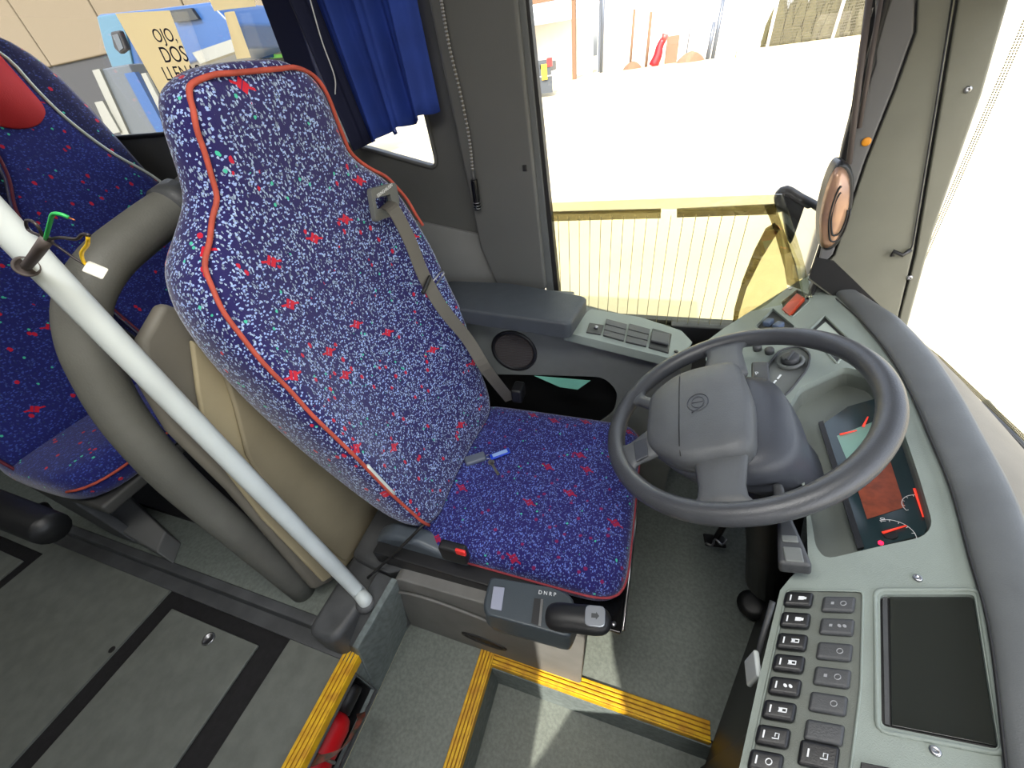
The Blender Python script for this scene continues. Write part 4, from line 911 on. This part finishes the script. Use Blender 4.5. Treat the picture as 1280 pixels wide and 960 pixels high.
# seat leg frames and under-seat box
SF = root('seat_frame', 'grey metal leg frame under the front passenger seats', 'seat frame', (-1.6, .4, .275))
MB().prism([PZ(q, .36) for q in ((62, 612), (132, 592), (207, 664), (196, 690))], (0, 0, -.085)).build('foot_rail', 'wallm', SF, bev=.006)
MB().prism([V((-1.72, .215, .30)), V((-1.60, .215, .30)), V((-1.66, .215, .60)), V((-1.90, .215, .60))], (0, .03, 0)).build('leg', 'mould', SF, bev=.005)
MB().box((-2.2, .23, .555), (-1.48, .27, .60)).build('side_bar', 'mould', SF, bev=.004)
MB().box((-1.53, .23, .545), (-1.48, 1.15, .59)).build('cross_bar', 'dgrey', SF, bev=.004)
MB().box((-2.0, .34, .276), (-1.25, .60, .30)).build('dark_tray', 'tar', SF)
MB().tube([PZ((150, 545), .5), PZ((140, 560), .5), PZ((160, 575), .5)], .012, 8).build('mechanism', 'black', SF, smooth=True)
# black armrest at far left
AR = root('folding_armrest', 'black padded armrest end at the left edge of the aisle', 'armrest', PZ((40, 655), .66))
a = PZ((-60, 612), .66); b = PZ((62, 660), .66)
MB().tube([a, a.lerp(b, .5), b, b+(b-a).normalized()*.012], [.044, .038], 16).build('pad', 'black', AR, smooth=True)
MB().tube([b+V((-.02, 0, 0)), b+V((-.12, .03, -.06)), b+V((-.3, .06, -.10))], .012, 8).build('bracket', 'dgrey', AR, smooth=True)
# ================================================================== FIRE EXTINGUISHER in the riser recess
FE = root('fire_extinguisher', 'red fire extinguisher lying in the recess under the yellow aisle edge', 'extinguisher', (-.72, -.1, .03))
fx, fz = -.680, .118
MB().lathe((fx, .05, fz), (0, -1, 0), [(.02, 0), (.038, .012), (.046, .03), (.046, .45), (.04, .47)], 28).build('cylinder', 'red', FE, smooth=True)
MB().lathe((fx, .112, fz), (0, -1, 0), [(.028, 0), (.030, .01), (.030, .065)], 20).build('cap', 'black', FE, smooth=True)
MB().tube([(fx+.048*math.cos(q), -.045, fz+.048*math.sin(q)) for q in [2*math.pi*k/24 for k in range(24)]], .004, 6, True).build('strap_band', 'steel', FE, smooth=True)
ribbon([V((fx+.02, -.05, fz+.055)), V((fx+.05, -.05, fz+.085)), V((fx+.095, -.015, fz+.085)), V((fx+.10, .045, fz+.07)), V((fx+.075, .06, fz+.03))], (V((0, .025, 0)), V((.02, .012, 0))), .001, mat('striped strap', (44, 52, 44), .7, c2=(120, 56, 46), nscale=60), 'strap', FE)
# ================================================================== CURTAIN
CT = root('side_curtain', 'pleated blue curtain gathered between the two side windows', 'curtain', PY((440, 180), 1.17))
tl, tr = PY((345, -10), 1.17), PY((512, -10), 1.17)
bl, brr = PY((445, 188), 1.17), PY((543, 136), 1.17)
def cur(s0, s1, n, amp, rowsn, m, name, ph=0, zb=None):
    rr = []
    for j in range(rowsn+1):
        v = j/rowsn; row = []
        for i in range(n+1):
            u = s0+(s1-s0)*i/n
            top_ = tl.lerp(tr, u); bot = bl.lerp(brr, u)
            if u > .45: bot = bot+V((0, 0, -.004+.006*math.sin(u*24)))
            p = (top_+V((0, 0, .25))).lerp(bot, v)
            p.y += -.022*amp*math.sin(u*math.pi*2*3.7+ph+.5*math.sin(v*2))*(.5+.7*v)-.006*math.sin(u*61)
            row.append(p)
        rr.append(row)
    o = MB().loft(rr, False).build(name, m, CT, smooth=True)
    so_ = o.modifiers.new('t', 'SOLIDIFY'); so_.thickness = .002
    return o
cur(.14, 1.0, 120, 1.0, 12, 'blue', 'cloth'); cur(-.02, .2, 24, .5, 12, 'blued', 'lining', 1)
ribbon([PY((385, -10), 1.13), PY((402, 50), 1.13), PY((418, 95), 1.13), PY((419, 118), 1.13)], (V((.003, 0, 0)), V((.003, 0, 0))), .0006, 'whitep', 'cord', CT)
# window pillar behind the curtain
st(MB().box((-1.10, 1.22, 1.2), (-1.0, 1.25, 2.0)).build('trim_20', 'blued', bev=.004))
# ================================================================== GOOSENECK MIC
GM = root('gooseneck_microphone', 'microphone on thin flexible metal gooseneck hanging down the grey post', 'microphone', PY((596, 262), 1.18))
gp_ = spline([PY(q, 1.18) for q in ((547, -30), (553, 10), (562, 60), (575, 115), (586, 170), (591, 215))], 10)
MB().tube(gp_, .0032, 8).build('neck_core', 'strap1', GM, smooth=True)
gg = MB(); L_ = [gp_[0]]
tot = 0
for i in range(len(gp_)-1):
    n_ = max(1, int((gp_[i+1]-gp_[i]).length/.0062))
    for k in range(n_):
        p = gp_[i].lerp(gp_[i+1], k/n_); gg.lathe(p, gp_[i+1]-gp_[i], [(.0035, -.0018), (.0047, 0), (.0035, .0018)], 8)
gg.build('neck_coils', 'greyp', GM, kind='stuff', smooth=True)
a, b = PY((591, 213), 1.18), PY((597, 262), 1.18)
MB().tube([a, a.lerp(b, .3)], .0055, 12).build('ferrule', 'dgrey', GM, smooth=True)
MB().tube([a.lerp(b, .22), b], .0105, 16).build('head', 'gloss', GM, bev=.002)
for k in (.80, .88, .95): MB().tube([a.lerp(b, k), a.lerp(b, k+.015)], .0112, 16).build('ring', 'steel', GM, smooth=True)
# ================================================================== MIRRORS
EM = root('door_mirror', 'black-framed outside mirror beyond the driver window corner', 'mirror', PY((1005, 345), 1.42))
yo = 1.42
MB().tube([PY(q, yo) for q in ((978, 262), (974, 246), (982, 238), (1000, 248), (1026, 264), (1032, 290), (1022, 330), (1012, 360))], .014, 10, smooth=3).build('housing', 'black', EM, smooth=True)
mp0 = PY((1008, 300), yo-.03); mn_ = V((-.8, -.6, 0))
MB().prism([PP(q, mp0, mn_) for q in ((984, 302), (998, 262), (1005, 254), (1026, 268), (1025, 300), (1010, 345), (998, 350))], (.003, .004, 0)).build('mirror_glass', 'mirf', EM)
MB().prism([PY(q, yo+.004) for q in ((976, 250), (985, 242), (1030, 268), (1030, 300), (1012, 350), (1000, 350), (985, 300))], (0, .05, 0)).build('back', 'black', EM, bev=.01)
OM = root('oval_mirror', 'glossy rounded oval mirror fixed low on the A-pillar edge', 'mirror', PY((1045, 310), 1.18))
yo2 = 1.17
ov = [PY(q, yo2) for q in ((1053, 202), (1064, 208), (1069, 228), (1066, 262), (1055, 295), (1043, 312), (1030, 314), (1026, 300), (1026, 270), (1034, 235), (1044, 210))]
ovs = spline(ov, 3, True); co = sum(ovs, V((0, 0, 0)))/len(ovs)
MB().loft([[p+V((0, .05, 0)) for p in ovs], [p+V((0, .01, 0)) for p in ovs], [co+(p-co)*.93 for p in ovs]]).build('housing', 'black', OM, smooth=True, bev=.003)
MB().loft([[co+(p-co)*.9-V((0, .001, 0))-V((.006, 0, 0)) for p in ovs], [co+(p-co)*.75-V((0, .012, 0))-V((.006, 0, 0)) for p in ovs], [co+(p-co)*.4-V((0, .018, 0))-V((.006, 0, 0)) for p in ovs], [co+(p-co)*.05-V((0, .02, 0))-V((.006, 0, 0)) for p in ovs]]).build('face', 'ovalf', OM, smooth=True)
for o1, w1 in ((.62, .0022), (.48, .0022)):
    pts_ = [co+(p-co)*o1-V((0, .0175, 0))+V((.004, 0, -.008)) for p in ovs]
    MB().tube(pts_[len(pts_)//4:], w1, 6).build('groove', 'black', OM, smooth=True)
# ================================================================== PAPER SIGNS in passenger window
yg = 1.235
def sheet(name, label, q, group=None):
    P = [PY(p, yg) for p in q]; r = root(name, label, 'paper sign', (sum((p.x for p in P))/4, yg, min(p.z for p in P)))
    n = 6; rr = []
    for j in range(n+1):
        v = j/n; rr.append([(P[0].lerp(P[1], u/5)).lerp(P[3].lerp(P[2], u/5), v)+V((0, -.006*math.sin(math.pi*u/5), 0)) for u in range(6)])
    MB().loft(rr, False).build('sheet', 'paper', r, smooth=True); return r
sg = sheet('paper_sign', 'cream paper notice with large dark lettering in the passenger window', ((144, 17), (212, 13), (255, 125), (212, 138)))
def tline(s, p, q, size):
    a = PY(p, yg-.008); b = PY(q, yg-.008); d = (b-a).normalized(); up_ = V((0, -1, 0)).cross(d)*-1
    if up_.z < 0: up_ = -up_
    text(s, (a+b)/2, d, up_, (b-a).length/(.76*len(s)), 'ink', sg)
tline('OJO,', (186, 46), (226, 44), PY((206, 30), yg).z and .125)
tline('DOS', (200, 70), (236, 68), .115)
tline('LLENAS', (197, 94), (262, 90), .110)
sheet('paper_sign', 'narrow blank paper strip hanging at the right of the notice', ((280, 16), (293, 14), (314, 72), (296, 74)))
sheet('paper_sign', 'blank paper piece at the top edge of the passenger window', ((256, -12), (314, -14), (320, 8), (268, 14)))
# ================================================================== OUTSIDE
GZ = -1.1
g = MB().box((-160, 1.6, GZ-.2), (160, 160, GZ)); st(g.build('yard_ground', 'dirt'))
g = MB().box((-160, -160, GZ-.2), (160, 1.6, GZ)); st(g.build('yard_ground', 'dirt'))
# far white building
B1 = root('white_building', 'long white rendered building across the yard', 'building', (2, 63, GZ))
MB().box((-9.2, 61.6, GZ), (9.5, 70, 12)).build('wall', 'bwall', B1)
MB().box((-9.0, 60.8, GZ), (-8.4, 61, 12)).build('downpipe', 'carg', B1)
MB().prism([(-9.5, 60.5, 6.2), (-3.0, 60.5, 6.8), (-3.0, 61, 6.8), (-9.5, 61, 6.2)], (0, 0, .3)).build('gutter', 'concrete', B1)
MB().box((-8.4, 60.6, 7.0), (-4.6, 60.9, 9.4)).build('blue_panel', 'bluep', B1)
B2 = root('open_shed', 'low brown-roofed open shed beside the white building', 'building', (-16, 58, GZ))
MB().prism([(-24, 52, 5.2), (-9.5, 52, 5.2), (-9.5, 60, 6.0), (-24, 60, 6.0)], (0, 0, .4)).build('roof', 'brown', B2)
for k in range(3): MB().box((-23+k*6.3, 52.2, GZ), (-22.6+k*6.3, 52.6, 5.2)).build('post', 'brown', B2)
for k in range(2): MB().box((-24, 51.9, 8+k*2), (-9.5, 52.1, 8.3+k*2)).build('rail', 'bluep', B2)
MB().box((-24, 60, GZ), (-9.5, 60.3, 4)).build('back_wall', 'bwall', B2)
def car(name, label, c, L, Wd, Hh, m, yaw=0, truck=False):
    r = root(name, label, 'car' if not truck else 'pickup', (c[0], c[1], GZ)); r.rotation_euler.z = yaw
    OFFs = OFF[r.name]
    o = V((c[0], c[1], GZ))
    prof = [(-.5, .18), (.5, .18), (.5, .5), (.28, .56), (.16, .95), (-.28, 1.0), (-.42, .6), (-.5, .55)]
    MB().prism([o+V((a*L, -Wd/2, b*Hh)) for a, b in prof], (0, Wd, 0)).build('body', m, r, bev=.06)
    MB().prism([o+V((a*L, -Wd/2-.01, b*Hh)) for a, b in ((-.36, .62), (.24, .6), (.14, .9), (-.26, .93))], (0, Wd+.02, 0)).build('side_windows', 'gloss', r)
    MB().box(tuple(o+V((-.45*L-.05*L, -Wd*.38, .6*Hh))), tuple(o+V((-.41*L, Wd*.38, .9*Hh)))).build('rear_window', 'gloss', r)
    for a in (-.32, .32):
        for s_ in (-1, 1):
            MB().lathe(o+V((a*L, s_*Wd*.42, .33)), (0, s_, 0), [(.33, -.1), (.33, .1), (.2, .11)], 18).build('wheel', 'tyre', r, smooth=True)
    for s_ in (-1, 1): MB().obox(o+V((-.5*L, s_*Wd*.4, .5*Hh)), (.03, .12, .1)).build('tail_lamp', 'lampr', r)
    MB().obox(o+V((-.505*L, 0, .3*Hh)), (.02, .26, .08)).build('number_plate', 'plate', r)
    return r
# flat-bed recovery truck tail near (675,100)
TR = root('recovery_truck', 'grey truck tail with yellow markers parked on the left of the yard', 'truck', (-11, 38, GZ))
c0 = PZ((682, 118), GZ)
tx, ty = c0.x, 36.5
MB().box((tx-7, ty-.2, GZ+.9), (tx+.5, ty+1.9, GZ+1.25)).build('bed', 'truckg', TR, bev=.03)
MB().prism([(tx-5, ty, GZ+1.25), (tx-.2, ty, GZ+1.25), (tx-.8, ty, GZ+2.0), (tx-4.6, ty, GZ+2.1)], (0, 1.8, 0)).build('load', 'carw', TR, bev=.05)
MB().box((tx-.9, ty-.35, GZ+.8), (tx+.75, ty-.2, GZ+1.35)).build('tail_plate', 'truckg', TR)
for k in range(5): MB().box((tx-.6+k*.22, ty-.38, GZ+1.05), (tx-.47+k*.22, ty-.35, GZ+1.2)).build('slot', 'gloss', TR)
MB().box((tx-1.5, ty-.4, GZ+.5), (tx-.9, ty-.36, GZ+.9)).build('marker_plate', 'plate', TR)
MB().box((tx+.35, ty-.4, GZ+.65), (tx+.6, ty-.36, GZ+1.2)).build('marker_plate', 'plate', TR)
MB().box((tx+.62, ty-.4, GZ+1.1), (tx+.85, ty-.3, GZ+1.4)).build('tail_lamp', 'lampr', TR)
MB().box((tx+.1, ty-.3, GZ+.15), (tx+.8, ty-.27, GZ+.75)).build('mud_flap', 'truckg', TR)
for k in range(2): MB().lathe((tx-.5-3.2*k, ty-.1, GZ+.5), (0, -1, 0), [(.5, -.25), (.5, .2), (.25, .2)], 20).build('wheel', 'tyre', TR, smooth=True)
TR.scale = (1.6, 1.6, 1.6); TR.location.x = PY((697, 105), 36.5).x-1.6*(tx+.85+11)
car('parked_car', 'dark red car parked under the shed behind the truck', (-15.6, 50, 0), 4.2, 1.8, 1.7, 'carr', -1.3)
car('parked_car', 'silver car parked under the shed behind the truck', (-13.2, 48, 0), 4.4, 1.8, 1.6, 'carw', -1.4)
# yard clutter along white building
def clutter(name, label, cat, px_, w_, h_, m, y=59, shape='box'):
    c = PY(px_, y); z0 = GZ
    if shape == 'pole': o = MB().tube([V((c.x, y, z0)), V((c.x+.1, y, z0+h_))], w_, 8).build(name, m, smooth=True)
    elif shape == 'heap':
        o = MB().lathe((c.x, y, z0), (0, 0, 1), [(w_, 0), (w_*.8, h_*.4), (w_*.45, h_*.8), (w_*.1, h_)], 9).build(name, m)
    else: o = MB().box((c.x-w_/2, y-.4, z0), (c.x+w_/2, y+.4, z0+h_)).build(name, m, bev=.03)
    return tag(o, label, cat)
# clutter
clutter('lamp_post', 'tall blue-grey pole against the white building', 'pole', (752, 60), .17, 9.5, 'carg', shape='pole')
clutter('rusty_stand', 'rusty upright stand left of the red figure', 'stand', (788, 75), .14, 5.0, 'brown', shape='pole')
clutter('wooden_stand', 'yellowish post stand beside the red figure', 'stand', (808, 75), .16, 4.6, 'brown', shape='pole')
clutter('white_post', 'thin pale post right of the red figure', 'pole', (857, 75), .07, 5.5, 'carg', shape='pole')
clutter('scrap_heap', 'scrap heap at the foot of the thin pale post', 'heap', (862, 82), 1.5, .9, 'brown', shape='heap')
clutter('scrap_heap', 'scrap heap beside the rusty stand', 'heap', (790, 86), 1.1, .7, 'brown', shape='heap')
clutter('scrap_heap', 'scrap heap left of the tall blue-grey pole', 'heap', (705, 90), 1.6, 1.1, 'concrete', shape='heap', y=55)
clutter('dark_bin', 'brown crate right of the red figure', 'crate', (838, 80), 1.3, 2.4, 'brown', y=60.8)
rf = root('red_figure', 'red leaning figure-shaped object by the white building', 'figure', (PY((822, 84), 59).x, 59, GZ))
q = OFF[rf.name]
MB().tube([q+V((-.5, 0, 0)), q+V((-.1, 0, .9)), q+V((0, 0, 1.6)), q+V((.3, 0, 2.2))], [.55, .35], 10, smooth=3).build('body', 'red', rf, smooth=True)
MB().tube([q+V((.3, 0, 2.0)), q+V((.5, -.1, 2.6))], [.3, .38], 10).build('head', 'redb', rf, smooth=True)
clutter('dark_figure', 'dark upright post figure right of the scrap heap', 'post', (891, 72), .2, 4.8, 'carg', shape='pole')
clutter('dark_figure', 'short dark post beside the taller dark post', 'post', (884, 75), .2, 3.0, 'carg', shape='pole')
# mesh fence with kerb at right
FN = root('mesh_fence', 'wire mesh fence with posts and scrub behind it on the far right', 'fence', (14, 56.5, GZ))
mm = MB(); 
for k in range(110): xx = 8.2+k*.14; mm.box((xx-.02, 56.48, GZ+.6), (xx+.02, 56.5, GZ+9))
for k in range(40): zz = GZ+.8+k*.21; mm.box((8.2, 56.47, zz-.02), (23.4, 56.49, zz+.02))
mm.build('mesh', 'mesh', FN, kind='stuff')
for xx in (8.2, 13.6, 16.2, 20.0, 23.4): MB().tube([V((xx, 56.4, GZ)), V((xx, 56.4, GZ+9.2))], .14, 8).build('post', 'bwall', FN, smooth=True)
tag(MB().box((5.5, 55.9, GZ), (26, 57, GZ+.5)).build('kerb_wall', 'concrete', bev=.05), 'low concrete kerb under the mesh fence', 'kerb')
sc_ = root('scrub_bank', 'dry scrub bank behind the mesh fence', 'shrubs', (15, 60, GZ)); sg_ = MB()
for k in range(240):
    xx = random.uniform(8.5, 23); yy = random.uniform(57.8, 60.2); hh = random.uniform(.5, 4.5)
    sg_.lathe((xx, yy, GZ), (random.uniform(-.15, .15), -.1, 1), [(random.uniform(.2, .7), 0), (random.uniform(.3, .8), hh*.6), (.1, hh)], 5)
sg_.build('foliage', 'foliage', sc_, kind='stuff')
# left side: warehouse and lorries seen through the passenger window
WH = root('warehouse', 'beige panel warehouse with grey plinth behind the lorries', 'building', (-45, 24, GZ))
yb = 24
zj = PY((160, 62), yb).z; zt_ = PY((100, 12), yb).z
MB().box((-100, yb, GZ), (-20, yb+8, zj)).build('plinth', 'bgrey', WH)
for k in range(11): MB().box((-100+k*7.3, yb-.15, zj), (-92.8+k*7.3, yb+8, zt_+3)).build('wall_panel', 'bbeige', WH, bev=.08)
MB().box((-101, yb-1.2, zt_+3), (-19, yb+8, zt_+5)).build('roof_edge', 'bwall', WH)
# blue lorry
def at(q, y): return PY(q, y)
BL = root('blue_lorry', 'blue and white lorry parked outside behind the paper notice', 'lorry', (at((200, 165), 11).x, 11, GZ))
y1 = 11
MB().prism([at(q, y1) for q in ((120, 18), (200, 10), (262, 2), (290, 30), (294, 62), (215, 88), (165, 92), (130, 60))], (0, 2.4, 0)).build('cab', 'truckb', BL, bev=.08)
MB().prism([at(q, y1-.05) for q in ((120, 20), (152, 16), (168, 92), (200, 170), (175, 170), (150, 110), (130, 60))], (0, .4, 0)).build('pale_door', 'trucklb', BL, bev=.04)
MB().prism([at(q, y1-.1) for q in ((206, 14), (238, 10), (248, 24), (218, 28))], (0, .1, 0)).build('window', 'gloss', BL)
MB().prism([at(q, y1-.1) for q in ((240, 66), (292, 48), (300, 62), (250, 80))], (0, .3, 0)).build('pale_stripe', 'truckw', BL)
MB().prism([at(q, y1-.5) for q in ((137, 40), (148, 38), (158, 62), (150, 68), (142, 60))], (0, .15, 0)).build('wing_mirror', 'tyre', BL, bev=.04)
MB().prism([at(q, y1-.52) for q in ((140, 44), (147, 42), (154, 60), (149, 64))], (0, .02, 0)).build('mirror_glass', 'truckg', BL)
for xx in (150, 280): 
    c = at((xx, 120), y1); MB().lathe((c.x, y1+.1, GZ+.55), (0, -1, 0), [(.55, -.3), (.55, .2), (.3, .2)], 20).build('wheel', 'tyre', BL, smooth=True)
WL = root('white_box_trailer', 'white framed grey box body in front of the blue lorry', 'trailer', (at((150, 165), 8).x, 8, GZ))
MB().prism([at(q, 8) for q in ((118, 88), (160, 80), (215, 190), (170, 200))], (0, 1.5, 0)).build('box', 'truckg', WL, bev=.03)
MB().prism([at(q, 7.95) for q in ((115, 88), (124, 86), (176, 200), (166, 200))], (0, .1, 0)).build('frame_post', 'truckw', WL)
MB().prism([at(q, 7.9) for q in ((155, 92), (168, 90), (206, 160), (200, 172), (186, 150))], (0, .1, 0)).build('blue_door', 'truckb', WL)
MB().prism([at(q, 7.85) for q in ((176, 92), (182, 91), (212, 150), (207, 155))], (0, .05, 0)).build('edge_trim', 'truckw', WL)
MB().prism([at(q, 7.9) for q in ((118, 128), (128, 126), (150, 165), (136, 168))], (0, .4, 0)).build('rear_unit', 'truckw', WL)
c = at((165, 190), 8); 
for dx in (0, 2.2): MB().lathe((c.x+dx, 8.1, GZ+.5), (0, -1, 0), [(.5, -.3), (.5, .1), (.3, .1)], 20).build('wheel', 'tyre', WL, smooth=True)
# skip with green edge
SK = root('green_skip', 'low skip with green rim and boxes at the right of the papers', 'skip', (at((345, 72), 14).x, 14, GZ))
MB().prism([at(q, 14) for q in ((325, 72), (378, 66), (384, 110), (330, 110))], (0, 2, 0)).build('body', 'truckg', SK)
MB().prism([at(q, 13.9) for q in ((338, 68), (376, 64), (378, 70), (338, 73))], (0, .2, 0)).build('green_rim', mat('green rim', (110, 190, 90), .6), SK)
MB().prism([at(q, 13.8) for q in ((343, 60), (368, 58), (370, 66), (344, 68))], (0, .6, 0)).build('white_box', 'truckw', SK)
MB().prism([at(q, 13.8) for q in ((326, 62), (338, 61), (340, 72), (328, 73))], (0, .6, 0)).build('blue_crate', 'truckb', SK)
MB().prism([at(q, 18) for q in ((310, 18), (332, 22), (350, 34), (302, 44), (290, 25))], (0, .6, 0)).build('roof_canopy', 'bwall', SK)
